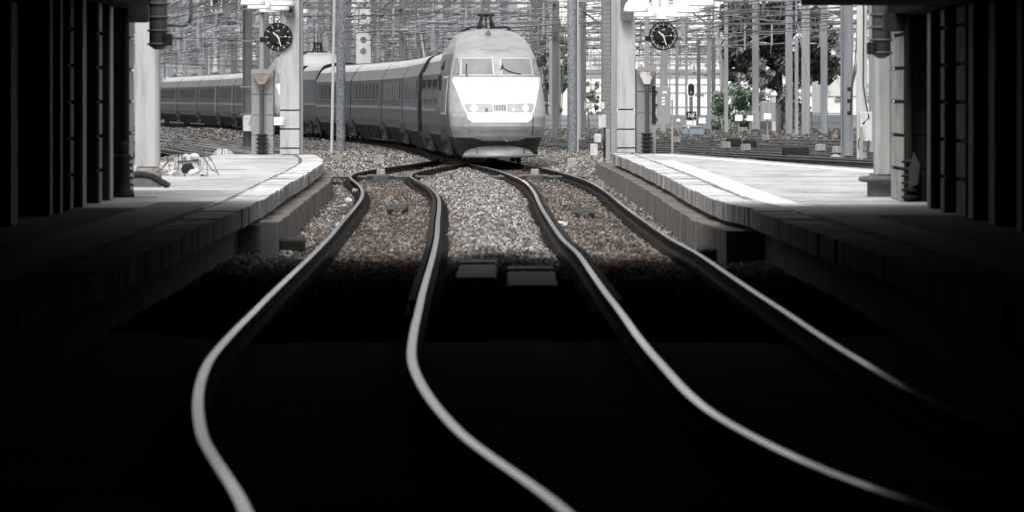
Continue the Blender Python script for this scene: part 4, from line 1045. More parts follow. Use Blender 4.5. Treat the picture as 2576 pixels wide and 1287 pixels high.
# concrete post with round holes
t = thing('holed_concrete_post', 'white concrete post pierced by round holes, behind the carriages', 'post', (xat(914, 270), 270, -.3))
Z0 = .3; hw = 18.5 / F * 270; hr = 8.2 / F * 270; cs = [zat(y, 270) + .3 for y in (130, 101.5, 72.5, 43, 14, -15)]
mb = MB(); yb = [0] + [(a + b) / 2 for a, b in zip(cs[:-1], cs[1:])] + [cs[-1] + .35]
for i, c in enumerate(cs):
    lo, hi = yb[i], yb[i + 1]; N = 24
    ring = [(hr * math.cos(2 * math.pi * k / N), c + hr * math.sin(2 * math.pi * k / N)) for k in range(N)]
    def proj(k):
        a = 2 * math.pi * k / N; ca, sa = math.cos(a), math.sin(a)
        f = min(hw / abs(ca) if abs(ca) > 1e-6 else 1e9, ((hi - c) if sa > 0 else (c - lo)) / abs(sa) if abs(sa) > 1e-6 else 1e9)
        return (ca * f, c + sa * f)
    outp = [proj(k) for k in range(N)]
    for yy in (-.2, .2):
        vs = [(x, yy, z) for x, z in ring] + [(x, yy, z) for x, z in outp]
        mb.add(vs, [(k, (k + 1) % N, N + (k + 1) % N, N + k) for k in range(N)])
    vs = [(x, -.2, z) for x, z in ring] + [(x, .2, z) for x, z in ring]; mb.add(vs, [(k, (k + 1) % N, N + (k + 1) % N, N + k) for k in range(N)])
mb.box(-hw, -hw + .004, -.2, .2, 0, yb[-1]); mb.box(hw - .004, hw, -.2, .2, 0, yb[-1])
mb.build('post', 'mast_white', t, recalc=True)
mb = MB()
for c in cs: mb.box(-hw - .02, -hw + .06, -.22, .22, c + .60, c + .64); mb.box(hw - .06, hw + .02, -.22, .22, c + .60, c + .64)
mb.build('step_irons', 'mast_dark', t)

def gantry(d, x0, x1, z, mname, label, h=.7, nd=7, seed=1):
    rnd = random.Random(seed)
    t = thing('catenary_gantry', label, 'gantry', ((x0 + x1) / 2, d, -.3), 0, 'catenary gantries')
    w = (x1 - x0) / 2; z += .3
    for s in (-1, 1): MB().bevbox(-.16, .16, -.14, .14, 0, z + h + .8, .02).build('column', mname, t).location = (s * w, 0, 0)
    mb = MB()
    for yy in (-.25, .25):
        for zz in (z, z + h): mb.box(-w, w, yy - .05, yy + .05, zz - .05, zz + .05)
        n = int(2 * w / 1.0)
        for k in range(n):
            a = -w + k * 2 * w / n; b = a + 2 * w / n
            mb.tube([(a, yy, z if k % 2 else z + h), (b, yy, z + h if k % 2 else z)], .03, 4, caps=False)
    mb.build('lattice_beam', mname, t)
    for k in range(nd):
        x = -w + (k + .5 + rnd.uniform(-.35, .35)) * 2 * w / nd; L = rnd.uniform(.9, 1.7)
        o = MB().box(-.05, .05, -.05, .05, -L, 0).build('drop_post', rnd.choice(['mast_dark', 'mast_blue', 'mast_blue']), t); o.location = (x, -.3, z)
        s = rnd.choice((-1, 1)); A = rnd.uniform(.9, 1.8)
        m = MB(); m.tube([(0, 0, -L + .1), (s * A, -.3, -L + .25)], .028, 6); m.tube([(0, 0, -L + .6), (s * A, -.3, -L + .25)], .02, 5); m.build('registration_arm', rnd.choice(['wire', 'wire_lt']), o)
        m = MB()
        for q in range(4): m.lathe([(.03, -.02), (.10, 0), (.03, .03)], (s * (A * .3 + q * .1), -.1, -L + .14), 10)
        m.build('insulator', rnd.choice(['insul', 'insul', 'insul_w']), o)
    return t
GL = [(250, -34, -5.3, 6.3, 'mast_dark', 'dark lattice gantry nearest the left column, over the carriages'),
      (262, -12.5, 2.2, 6.75, 'mast_dark', 'dark lattice gantry nearest above the train roof'),
      (252, 3.2, 21, 6.7, 'mast_blue', 'blue-grey lattice gantry nearest above the right clock'),
      (335, -40, -13, 6.6, 'mast_blue', 'blue lattice gantry second over the left carriages'),
      (345, -12, 3.0, 6.9, 'mast_dark', 'dark lattice gantry spanning left of the cab pantograph'),
      (332, 4.5, 27, 6.8, 'mast_blue', 'blue lattice gantry level with the lamps of the right platform'),
      (430, -48, -18, 7.0, 'mast_blue', 'blue lattice gantry third over the left carriages'),
      (440, -17, 4, 7.2, 'mast_dark', 'dark lattice gantry midway behind the holed post'),
      (420, 5.5, 33, 6.6, 'mast_blue', 'blue lattice gantry behind the right clock'),
      (540, -56, -22, 7.2, 'mast_blue', 'pale blue lattice gantry far behind the left carriages'),
      (550, -20, 3, 7.4, 'mast_dark', 'dark lattice gantry far behind the train cab'),
      (560, 5, 27, 6.6, 'mast_dark', 'dark lattice gantry low behind the right clock'),
      (680, -66, -26, 7.4, 'mast_blue', 'farthest lattice gantry at left'),
      (690, -24, 4, 7.4, 'mast_blue', 'farthest lattice gantry behind the holed post'),
      (700, 6, 33, 7.4, 'mast_blue', 'farthest lattice gantry at right'),
      (292, -36, -10.5, 6.0, 'mast_blue', 'blue lattice gantry low over the left carriages, second row'),
      (385, -44, -14, 6.2, 'mast_dark', 'dark lattice gantry low over the far left carriages'),
      (480, -50, -12, 6.6, 'mast_blue', 'blue lattice gantry low behind the left lamp post'),
      (610, -60, -14, 6.4, 'mast_dark', 'dark lattice gantry lowest behind the left carriages'),
      (300, -6.3, 2.5, 6.4, 'mast_blue', 'blue lattice gantry low just above the cab pantograph'),
      (395, -15, 3.2, 6.4, 'mast_dark', 'dark lattice gantry behind the dark mast with leaning stays'),
      (500, -19, 3.4, 6.5, 'mast_blue', 'blue lattice gantry lowest behind the holed post'),
      (290, 4, 24, 6.1, 'mast_dark', 'dark lattice gantry crossing the upper dark tree'),
      (375, 5, 30, 6.2, 'mast_blue', 'blue lattice gantry crossing behind the right clock face')]
for i, (d_, x0, x1, z, mm, lab) in enumerate(GL): gantry(d_, x0, x1, z, mm, lab, nd=max(8, int((x1 - x0) / 1.9)), seed=i)

def catenary(f, d0, d1, zc, zm, r, mname, label, group, seed):
    rnd = random.Random(seed); mb = MB(); pts = []; msg = []; d = d0; span = 45.0; off = rnd.uniform(0, 45)
    n = int((d1 - d0) / 4)
    for k in range(n + 1):
        d = d0 + (d1 - d0) * k / n; u = ((d + off) % span) / span; sag = 4 * u * (1 - u)
        x = f(d); pts.append((x + .15 * math.sin(d * .07), d, zc)); msg.append((x, d, zm - .95 * (zm - zc) * .8 * sag))
    mb.tube(pts, r, 4, caps=False); mb.tube(msg, r, 4, caps=False)
    for a, b in zip(pts[::2], msg[::2]): mb.tube([a, b], r * .7, 3, caps=False)
    return tag(mb.build('catenary_wire', mname, recalc=False), label, 'overhead wire', group)
cat_tracks = []
for i, (f, a, b) in enumerate(yardf): cat_tracks.append((f, max(a, 150), min(720, b + 260)))
k = 0
catg = 'catenary wires over the yard tracks'
catl = 'thin catenary wire with droppers strung over the yard tracks'
for i in range(9):        # far tracks over the left part of the throat
    x0, b = -8 - 3.6 * i, -.105 - .004 * i
    f = (lambda x0, b: (lambda y: x0 + b * (y - 260)))(x0, b); cat_tracks.append((f, 215, 700))
for i in range(7):
    x0, b = 3.5 + 3.2 * i, -.05 - .018 * i
    f = (lambda x0, b: (lambda y: x0 + b * (y - 260)))(x0, b); cat_tracks.append((f, 185, 700))
cat_tracks.append((right_c, 75, 480)); cat_tracks.append((left_c, 75, 170))
for i, (f, a, b) in enumerate(cat_tracks):
    zc = 5.35 + .12 * (i % 4); catenary(f, a, b, zc, zc + 1.35, .016 if i % 2 else .022, 'wire' if i % 3 else 'wire_lt', catl, catg, i)
# cross-span feeders: nearly straight wires across the throat between the gantries
rnd = random.Random(11)
for i in range(170):
    left = i % 4 != 3
    d_ = rnd.uniform(230, 620); zz = rnd.uniform(4.6, 7.6) if left else rnd.uniform(4.2, 7.6)
    px0 = (rnd.uniform(330, 930) if i % 3 else rnd.uniform(800, 1000)) if left else rnd.uniform(1330, 1760); ln = rnd.uniform(170, 480)
    x0, x1 = xat(px0, d_), xat(px0 + ln, d_); dz = rnd.uniform(-.3, .3); dd_ = rnd.uniform(-30, 30)
    N = 14; pts = [(x0 + (x1 - x0) * q / N, d_ + dd_ * q / N, zz + dz * q / N - .10 * 4 * (q / N) * (1 - q / N)) for q in range(N + 1)]
    mb = MB(); mm = rnd.choice(['wire', 'wire', 'wire_lt', 'wire_lt', 'wire_cu']); mb.tube(pts, rnd.uniform(.012, .030), 5, caps=False)
    for q in range(rnd.randint(1, 4)):
        c = pts[rnd.randint(1, N - 1)]; mb.lathe([(.02, -.22), (.1, -.16), (.05, -.1), (.1, -.04), (.05, .02), (.1, .08), (.02, .2)], c, 8, axis='x')
    if rnd.random() < .6:
        for q in range(1, N, 2): mb.tube([pts[q], (pts[q][0], pts[q][1], pts[q][2] - rnd.uniform(.4, 1.3))], .018, 4, caps=False)
    tag(mb.build('feeder_cable', mm, recalc=False), 'sagging feeder cable with small insulators strung across the tracks %s' % ('over the carriages' if left else 'behind the right platform lamps'), 'cable', 'feeder cables left of the cab' if left else 'feeder cables right of the cab')
rnd = random.Random(23)
for i in range(46):     # brackets with a stub arm and insulators on thin poles, deep in the yard
    left = i % 3 != 0
    d_ = rnd.uniform(360, 640); px = rnd.uniform(400, 1130) if left else rnd.uniform(1380, 2100)
    t = thing('signal_stanchion', 'slim stanchion with short arm among the wires %s' % ('over the carriages' if left else 'beyond the right platform'), 'stanchion', (xat(px, d_), d_, -.3), 0, 'stanchions left of the cab' if left else 'stanchions right of the cab')
    h = rnd.uniform(7, 10.5) if left else rnd.uniform(6.5, 9.5); w = rnd.uniform(.05, .13)
    MB().box(-w, w, -w, w, 0, h).build('pole', rnd.choice(['mast_blue', 'mast_blue', 'mast_dark', 'mast_lt']), t)
    m = MB(); s = rnd.choice((-1, 1))
    for q in range(3):
        z = h - .3 - q * rnd.uniform(.5, .9); A = rnd.uniform(.8, 2.2); m.tube([(0, 0, z), (s * A, 0, z + rnd.uniform(-.1, .3))], .035, 5); m.lathe([(.03, z - .25), (.1, z - .2), (.04, z - .12), (.1, z - .06), (.03, z)], (s * A * .9, 0, 0), 8)
    m.build('arm', rnd.choice(['wire', 'mast_dark', 'wire_lt']), t)

# ------------------------------------------------------------ signals and signs
def oval(w, h, n=28):
    pts = []
    for k in range(n):
        a = 2 * math.pi * k / n; x = math.cos(a) * w / 2; z = math.sin(a) * w / 2 + (1 if math.sin(a) >= 0 else -1) * (h - w) / 2; pts.append((x, z))
    return pts
def signal(px, py, wpx, hpx, d, label, zpost, plate=None):
    p = at(px, py, d); t = thing('rail_signal', label, 'signal', p)
    w, h = wpx / F * d, hpx / F * d
    MB().prism(oval(w, h), -.02, .10).build('rim', 'white', t)
    MB().prism(oval(w * .72, h - w * .28), -.05, -.01).build('backboard', 'black', t)
    MB().lathe([(0, -.09), (.05, -.09), (.08, -.06), (.08, -.04)], (0, 0, -h * .22), 14, axis='y').build('lens', 'rust', t)
    MB().tube([(0, .1, zpost[1] - p.z), (0, .1, zpost[0] - p.z)], .10, 10).build('post', 'mast_dark', t)
    if plate:
        q = MB().box(-.28, .28, -.06, -.03, plate - p.z - .22, plate - p.z + .22).build('number_plate', 'black', t)
        text_obj('letters', 'Nf', .36, 'white', q, (0, -.066, plate - p.z))
        MB().box(-.26, .26, -.06, -.03, plate - p.z - .55, plate - p.z - .28).build('lower_plate', 'white', t)
    return t
signal(1738, 226, 22, 37, 285, 'oval white-ringed signal with lettered plate standing behind the right platform', (-.3, 2.6), zat(291, 285))
sg_ = signal(544, 8, 29, 60, 260, 'large oval white-ringed signal hanging high at top left', (5.6, 8.2))
signal(1920, -8, 27, 40, 262, 'oval signal cut by the top of the picture above the dark tree', (6.2, 9))
MB().box(-.62, .62, .13, .16, -1.0, 1.0).build('screen', 'mast_dark', sg_)
t = thing('signal_cage', 'dark cage platform under the large oval signal at top left', 'signal cage', at(548, 60, 261))
mb = MB()
for y_ in (0, .95): mb.box(-.95, .95, -.03, .03, y_, y_ + .08)
for x_ in (-.92, -.5, 0, .5, .92): mb.box(x_ - .02, x_ + .02, -.03, .03, 0, 1.0)
mb.build('cage', 'dark', t); MB().box(-.3, .95, -.06, -.035, .1, .2).build('board', 'grime_white', t)
q = thing('number_board', 'white number board beside the large oval signal at top left', 'sign', at(522, 22, 261)); MB().box(-.28, .28, -.02, .02, -.14, .14).build('plate', 'white', q); text_obj('letters', 'C 201', .2, 'black', q, (0, -.026, 0))
# letter sign G
t = thing('letter_sign', 'small square sign with a letter G on a post right of the train', 'sign', at(1479, 266, 265))
MB().box(-.19, .19, -.02, .02, -.19, .19).build('plate', 'white', t)
mb = MB(); mb.box(-.172, .172, -.028, -.022, -.172, .172); pl = mb.build('field', 'mast_dark', t)
mb = MB(); mb.box(-.125, .125, -.034, -.029, -.125, .125); mb.build('centre', 'white', t)
text_obj('letter', 'G', .27, 'black', t, (0, -.04, 0))
MB().box(-.04, .04, .03, .07, -1.9, .15).build('post', 'mast_dark', t)
# blue cabinet, dwarf boards
t = thing('blue_cabinet', 'blue-grey trackside cabinet below the oval ringed signal', 'cabinet', at(1743, 338, 283)); t.location.z = -.25
MB().bevbox(-.6, .6, -.4, .4, 0, .62, .03).build('body', 'bluebox', t); MB().bevbox(-.64, .64, -.44, .44, .6, .68, .03).build('lid', 'mast_blue', t)
mb = MB(); 
for x_ in (-.6, 0, .6): mb.tube([(x_, .3, .6), (x_, .3, 1.15)], .025, 6)
mb.tube([(-.7, .3, 1.15), (.7, .3, 1.15)], .025, 6); mb.build('railing', 'mast_blue', t)
for px, py, s, lab in ((1766, 304, .4, 'round white dwarf signal on the blue cabinet'), (1706, 303, .2, 'small white marker left of the blue cabinet'), (1858, 297, .42, 'white lamp head left of the pair before the green bush'), (1886, 298, .36, 'grey-white square lamp head in the middle before the green bush'), (1938 - 8, 293, .42, 'white lamp head right, beside the dark fence')):
    p = at(px, py, 281); t = thing('dwarf_signal', lab, 'dwarf signal', p, 0, 'white dwarf signals')
    MB().bevbox(-s / 2, s / 2, -.12, .12, -s * .38, s * .38, s * .12).build('head', 'white', t)
    MB().tube([(0, .02, -s * .38), (0, .02, -.3 - p.z)], .035, 8).build('post', 'mast_lt', t)
t = thing('marker_disc', 'small rusty round marker with a cross on a thin post among the right rails', 'marker', at(1731, 320, 250))
MB().lathe([(0, -.03), (.12, -.03), (.12, .0)], (0, 0, 0), 20, axis='y').build('disc', 'rust', t)
mb = MB(); mb.box(-.1, .1, -.04, -.032, -.02, .02); mb.box(-.02, .02, -.045, -.041, -.1, .1); mb.build('cross', 'mark', t)
MB().tube([(0, .02, -.1), (0, .02, -.8)], .02, 6).build('post', 'dark', t)
# switch position indicator with 0
t = thing('point_indicator', 'point indicator with two discs and a plate marked 0 behind the left platform', 'point indicator', at(560, 389, 172)); t.location.z = -.15
for s in (-1, 1): MB().lathe([(0, -.08), (.13, -.09), (.16, -.04), (.2, -.02), (.2, .06), (0, .07)], (s * .17 + .02, 0, .16), 24, axis='y').build('disc', 'mast_lt', t)
MB().box(-.19, -.02, -.12, -.10, .1, .42).build('upright', 'grime_white', t)
q = MB().box(.02, .16, -.14, -.12, .2, .40).build('plate', 'white', t); text_obj('numeral', '0', .18, 'black', q, (.09, -.145, .30))
MB().box(-.4, .4, -.15, .3, -.2, .02).build('base', 'dark', t)

# trackside boxes
def tbox(px, py, w, h, d, mname, label, name='trackside_box', cap=True, tilt=0):
    p = at(px, py, d); t = thing(name, label, 'box', p, tilt, 'trackside boxes')
    MB().bevbox(-w / 2, w / 2, -w / 2, w / 2, 0, h, w * .08).build('body', mname, t)
    if cap: MB().tube([(w * .2, -w * .3, -.3), (w * .2, -w * .3, .0)], w * .14, 8).build('leg', 'dark', t); MB().tube([(-w * .2, -w * .3, -.3), (-w * .2, -w * .3, .0)], w * .14, 8).build('leg', 'dark', t)
    return t
tbox(852, 415, .30, .30, 158, 'conc_box', 'weathered grey box at the foot of the galvanised mast left of the train')
tbox(955, 413, .29, .26, 150, 'conc_box', 'weathered box standing alone on the pale ballast left of the train')
tbox(1393, 408, .28, .24, 166, 'conc_box', 'weathered box on ballast close to the right of the train')
tbox(1438, 424, .26, .30, 150, 'stonewhite', 'pale concrete marker block between the train and the right platform')
tbox(830, 420, .5, .12, 152, 'conc_grey', 'flat concrete lid beside the left platform corner', cap=False)
for px, py, d_, lab in ((1875, 378, 182, 'grey tilted box nearest the middle of the right rails'), (2063, 379, 180, 'pale tilted box standing near the broad grey mast'), (2112 - 6, 384, 176, 'pale tilted box against the foot of the broad grey mast'), (1895 - 70, 372, 186, 'grey low box left among the right rails'), (1700, 358, 215, 'small brown-grey box behind the open electrical door'), (1925, 352, 225, 'grey relay box far among the right rails'), (1870, 330, 292, 'grey relay box in front of the green bush'), (1783 - 60, 331, 290, 'small pale box left of the blue cabinet')):
    tbox(px, py, .28 if d_ < 230 else .36, .22, d_, 'conc_box' if 'pale' not in lab else 'stonewhite', lab, tilt=.5)
for px, py, w_, d_, lab in ((2000, 384, .9, 178, 'black lineside box lying before the pale tilted boxes'), (1845, 360, .6, 208, 'black point machine left among the right rails'), (1975 - 90, 364, .5, 204, 'black point machine in the middle of the right rails')):
    p = at(px, py, d_); t = thing('point_machine', lab, 'point machine', p); MB().bevbox(-w_ / 2, w_ / 2, -.25, .25, -.15, .2, .05).build('case', 'black', t); MB().tube([(w_ / 2, 0, 0), (w_ / 2 + .6, 0, -.05)], .03, 6).build('rod', 'dark', t)
# white relay boxes on a post left of right pillar
t = thing('relay_boxes', 'white relay boxes with slanted hood on a post by the right platform end', 'relay box', (xat(1520, 141), 141, -.25))
def rb(px0, px1, y0, y1, name, mname='grime_white', dep=.25):
    d_ = 141; m = MB(); a = at(px0, y1, d_) - t.location; b = at(px1, y0, d_) - t.location
    return m.bevbox(a.x, b.x, -dep / 2 - .1, dep / 2 - .1, a.z, b.z, .015).build(name, mname, t)
rb(1505, 1524, 288, 321, 'upper_box'); rb(1494, 1512, 337, 358, 'middle_box'); rb(1484, 1503, 362, 391, 'lower_box'); rb(1509, 1520, 258, 274, 'white_drum')
MB().add([tuple(at(1507, 285, 140.7) - t.location), tuple(at(1536, 256, 140.7) - t.location), tuple(at(1538, 260, 141.3) - t.location), tuple(at(1509, 289, 141.3) - t.location)], [(0, 1, 2, 3)]).build('hood', 'white', t)
mb = MB(); mb.box(-.03, .03, -.03, .03, 0, 1.7); mb.build('post', 'dark', t)
mb = MB()
for o_ in (-.04, 0, .05): mb.tube([(o_, -.12, .05), (o_ * .5, -.14, .8), (o_ - .02, -.1, 1.1)], .012, 5)
mb.build('cable', 'black', t)
tag(MB().bevbox(-.06, .06, -.06, .06, 0, 1.35, .015).build('weathered_post', 'conc_grey', loc=(xat(1529, 138), 138, -.25)), 'weathered grey post at the corner of the right platform', 'post')
def rock(p, r, label, seed):
    bm = bmesh.new(); bmesh.ops.create_icosphere(bm, subdivisions=3, radius=r); rr = random.Random(seed); ph = [rr.uniform(0, 6) for _ in range(6)]
    for v in bm.verts:
        c = v.co / r; k = 1 + .18 * math.sin(3 * c.x + ph[0]) * math.sin(4 * c.z + ph[1]) + .12 * math.sin(6 * c.y + ph[2]); v.co = v.co * k; v.co.z *= .85
    me = bpy.data.meshes.new('boulder'); bm.to_mesh(me); bm.free(); me.materials.append(M['stonewhite'])
    o = bpy.data.objects.new('boulder', me); col.objects.link(o); o.location = p; return tag(o, label, 'rock')
rock(at(1517, 408, 141), .16, 'pale boulder at the foot of the weathered post', 1)
rock(at(2100, 402, 174), .2, 'white boulder in front of the broad grey mast', 2)
# litter
for i, (px, py, d_, lab) in enumerate(((1410, 561, 80.5, 'crumpled white litter lying against the right track rail'), (868, 548, 83, 'white litter on the ballast left of the left track'), (892, 479, 104, 'torn white litter by the left track bend'), (862, 520, 92, 'small white scrap below the left platform'), (858, 563, 79, 'white rag on the ballast, nearest scrap beside the left ledge'), (876, 503, 98, 'flat white litter halfway along the left ledge'))):
    bm = bmesh.new(); bmesh.ops.create_icosphere(bm, subdivisions=2, radius=.058); rr = random.Random(i)
    for v in bm.verts: v.co *= rr.uniform(.6, 1.3); v.co.x *= 1.6; v.co.z *= .6
    me = bpy.data.meshes.new('litter'); bm.to_mesh(me); bm.free(); me.materials.append(M['grime_white']); o = bpy.data.objects.new('litter_bag', me); col.objects.link(o)
    p = onz(px, py, -.06); o.location = p; o.rotation_euler = (.3, .2, i); tag(o, lab, 'litter')
# treadle plates between rails
for px, py, lab in ((1000, 525, 'dark slatted track contact plate in the left foreground track'), (1468, 534, 'dark slatted track contact plate in the right foreground track')):
    p = onz(px, py, -.12); t = thing('track_contact', lab, 'track contact', p, 0, 'track contacts')
    mb = MB()
    for k in range(5): mb.box(-.19 + (k % 2) * .015, .19 - (k % 3) * .012, -1.6 + k * .8 - .07, -1.6 + k * .8 + .07, .02, .06)
    mb.build('slat', 'dark', t); mb = MB()
    for s in (-.14, .14): mb.box(s - .02, s + .02, -1.7, 1.7, -.08, .019)
    mb.build('side_bar', 'black', t)
# crossing boards in the dark between the tracks
for (px0, px1, y0, lab, yaw) in ((1158, 1250, 652, 'grey wooden crossing board, left of the pair in the shade between the tracks', 0), (1276, 1392, 668, 'grey wooden crossing board with bolt holes, right of the pair in the shade', 0)):
    a = onz(px0, y0, -.085); b = onz(px1, y0, -.085); t = thing('crossing_board', lab, 'board', ((a.x + b.x) / 2, a.y - .0, -.085), 0, 'crossing boards')
    w = b.x - a.x
    for k, zz in ((0, .0), (1, -.01)):
        MB().bevbox(-w / 2, w / 2, -1.1 - k * 5.2, .0 - k * 5.2 if k == 0 else -1.7, -.2, zz, .015).build('plank', 'wood', t)
    mb = MB()
    for q in (-.3, .15, .3): mb.lathe([(0, .003), (.022, .003), (.022, -.01)], (q * w, -.5, 0), 10)
    mb.build('bolt_hole', 'black', t)
tag(MB().bevbox(-.30, .22, -1.4, .6, -.3, .05, .04).build('concrete_slab', 'conc_grey', loc=(-1.95, 25, -.1)), 'dim concrete slab at the bottom left beside the nearest rail', 'slab')
# junk bin on left platform
p = onz(470, 444, .55); t = thing('scrap_pile', 'untidy pale scrap pile with tangled wires on the left platform', 'scrap pile', p)
MB().prism([(-.20, .04), (.15, .02), (.22, .12), (.24, .30), (.10, .37), (-.05, .395), (-.21, .33), (-.25, .18)], -.02, .4).build('shell', 'grime_white', t)
MB().prism([(-.07, .06), (.11, .06), (.14, .15), (.08, .24), (-.06, .22), (-.11, .13)], -.035, .0).build('opening', 'black', t)
MB().prism([(-.17, .255), (.19, .275), (.19, .292), (-.17, .278)], -.05, .0).build('lip', 'black', t)
bm = bmesh.new(); rr = random.Random(9)
for k in range(15):
    mm_ = Matrix.Translation((rr.uniform(-.28, .26), rr.uniform(-.08, .3), rr.choice((.03, .05, .08, .33, .36)))) @ Matrix.Rotation(rr.uniform(0, 3), 4, 'Z') @ Matrix.Rotation(rr.uniform(-.6, .6), 4, 'Y') @ Matrix.Diagonal((rr.uniform(.5, 1.6), rr.uniform(.5, 1.2), rr.uniform(.3, .8), 1))
    bmesh.ops.create_icosphere(bm, subdivisions=2, radius=.085, matrix=mm_)
for v in bm.verts: v.co += Vector((rr.uniform(-.012, .012), rr.uniform(-.012, .012), rr.uniform(-.01, .01)))
me = bpy.data.meshes.new('crumpled_scraps'); bm.to_mesh(me); bm.free(); me.materials.append(M['grime_white']); o = bpy.data.objects.new('crumpled_scraps', me); col.objects.link(o); o.parent = t
mb = MB(); rr = random.Random(4)
for k in range(22):
    a = Vector((rr.uniform(-.34, .34), rr.uniform(-.1, .3), rr.uniform(.25, .45))); sgn = 1 if a.x > 0 else -1
    b = a + Vector((sgn * rr.uniform(.0, .16), rr.uniform(-.1, .1), rr.uniform(-.2, .12))); c = Vector((b.x + sgn * rr.uniform(-.1, .12), b.y, rr.uniform(.0, .35)))
    m_ = [a.lerp(b, q / 5) for q in range(5)] + [b.lerp(c, q / 5) for q in range(6)]; mb.tube(m_, .006, 5)
mb.tube([(.3, 0, .38), (.36, -.02, .25), (.45, -.04, .12), (.56, -.05, .06), (.57, -.05, .02)], .009, 5); mb.tube([(-.3, 0, .3), (-.42, 0, .16), (-.50, 0, .10)], .009, 5)
mb.tube([(-.36, 0, .62), (-.3, .1, .5), (-.1, .15, .52), (.1, .1, .5), (.25, .1, .46)], .02, 6)
mb.build('wire_tangle', 'dark', t)
mb = MB(); mb.box(-.24, -.05, -.1, .3, .0, .06); mb.box(-.02, .25, -.12, .3, 0, .05); mb.build('rubble', 'stonewhite', t)
tag(MB().bevbox(-.09, .09, -.1, .1, 0, .1, .02).build('brick_block', 'rust', loc=onz(411, 442, .55)), 'small brown block beside the left column foot', 'block')
tag(MB().bevbox(-.05, .05, -.06, .06, 0, .07, .02).build('brick_block', 'rust', loc=onz(404, 433, .55)), 'smaller brown block behind, touching the left column', 'block')

# ------------------------------------------------------------ background buildings, trees, fences
def building(name, label, x0, x1, d, h, depth, wall, nx, nz, zb, wf, hf, pane='pane', seed=0, frame=None, roof=True):
    t = thing(name, label, 'building', ((x0 + x1) / 2, d, -.3)); w = x1 - x0
    MB().box(-w / 2, w / 2, 0, depth, 0, h).build('wall', wall, t)
    if roof: MB().box(-w / 2 - .4, w / 2 + .4, -.4, depth + .4, h, h + .5).build('roof', 'facade_g', t)
    rr = random.Random(seed); cw, ch = w / nx, (h - zb) / nz; wd, hd = cw * wf, ch * hf
    me, me2 = [MB().box(-wd / 2, wd / 2, -.06, .02, 0, hd).box(-wd / 2 - .1, wd / 2 + .1, -.16, 0, -.16, -.02, 1).build('window', [q_, 'mast_lt'], t) for q_ in (pane, 'panelight')]
    first = {0: True, 1: True}
    for i in range(nx):
        for j in range(nz):
            x = -w / 2 + (i + .5) * cw; z = zb + (j + .5) * ch - hd / 2; q = 0 if rr.random() < .75 else 1; src = (me, me2)[q]
            if first[q]: o = src; first[q] = False
            else: o = src.copy(); col.objects.link(o); o.parent = t
            o.location = (x, 0, z)
    return t
building('office_building', 'grey-blue office block filling the far left background behind the wires', -82, -22, 760, 34, 20, 'facade_g', 16, 6, 1, .62, .55, seed=1)
building('office_building', 'paler grey office block far behind the holed concrete post', -20, 3, 800, 30, 20, 'facade_p', 8, 5, 2, .5, .5, seed=2)
building('white_warehouse', 'long white warehouse far behind the right clock and green bushes', 7, 46, 620, 5.2, 30, 'facade_w', 9, 1, 1.6, .35, .35, pane='panelight', seed=3)
building('white_building', 'tall white building far behind the right platform masts', 6, 44, 700, 19, 24, 'facade_w', 10, 5, 6, .4, .35, pane='panelight', seed=4)
bb = building('cream_building', 'cream building with tall windows and graffiti, far right behind the masts', 26.0, 42, 430, 16, 18, 'facade_c', 6, 4, 1.5, .32, .62, seed=5)
MB().box(-7.9, -2.0, -.09, -.01, 2.4, 5.0).build('graffiti_panel', 'graffiti', bb)
wh_ = bpy.data.objects['white_warehouse']
for z_ in (1.2, 2.9, 3.9, 4.7): MB().box(-19.6, 19.6, -.14, -.01, z_, z_ + .12).build('cladding_band', 'facade_c', wh_)
tw = thing('pale_pavilion', 'small pale pillar-like building right of the galvanised mast with guys', 'building', (xat(1402, 520), 520, -.3))
MB().box(-1.1, 1.1, 0, 3, 0, 9).build('wall', 'facade_w', tw); MB().box(-1.3, 1.3, -.2, 3.2, 9, 9.3).build('roof', 'facade_c', tw); MB().box(-.5, .5, -.05, .02, 6.5, 7.6).build('window', 'pane', tw)

def tree(name, label, cat, x, d, h, rx, zc0, leaf, nleaf, ls, clumps, seed, trunk_r=.2, extra=()):
    rr = random.Random(seed); t = thing(name, label, cat, (x, d, -.3))
    mb = MB(); mb.tube([(0, 0, 0), (.1, 0, h * .25), (-.05, 0, h * .5), (.05, 0, h * .8)], trunk_r, 8, r1=trunk_r * .3)
    cl = []
    for k in range(clumps):
        a = rr.uniform(0, 6.28); u = rr.random()**.5; z = zc0 + (h - zc0) * rr.random(); e = 1 - abs((z - (zc0 + h) / 2) / ((h - zc0) / 2 + .01))**2.2
        q = Vector((rx * u * math.cos(a) * (.45 + .55 * e), rx * u * math.sin(a) * (.45 + .55 * e), z)); cl.append((q, rr.uniform(.35, .85) * rx * .38))
    cl += [(Vector(p), r) for p, r in extra]
    for q, r in cl[::2] + list((Vector(p), r) for p, r in extra): 
        b = Vector((0, 0, min(q.z * .75, h * .7))); m_ = b.lerp(q, .5) + Vector((0, 0, .15)); mb.tube([b, m_, q], trunk_r * .28, 5, r1=trunk_r * .08)
    mb.build('trunk', 'bark', t, recalc=False)
    vs = []; fs = []; tot = sum(r * r for _, r in cl)
    for q, r in cl:
        for _ in range(int(nleaf * r * r / tot)):
            v = Vector((rr.gauss(0, 1), rr.gauss(0, 1), rr.gauss(0, .8))); v = v.normalized() * (r * rr.random()**.45)
            c = q + v; n_ = Vector((rr.gauss(0, 1), rr.gauss(0, 1), rr.gauss(.6, 1))).normalized(); u = n_.orthogonal().normalized(); w = n_.cross(u); s = ls * rr.uniform(.6, 1.3)
            o = len(vs); vs += [c - u * s, c + w * s * .55, c + u * s, c - w * s * .55]; fs.append((o, o + 1, o + 2, o + 3))
    m2 = MB(); m2.add(vs, fs); m2.build('crown', leaf, t, recalc=False); return t
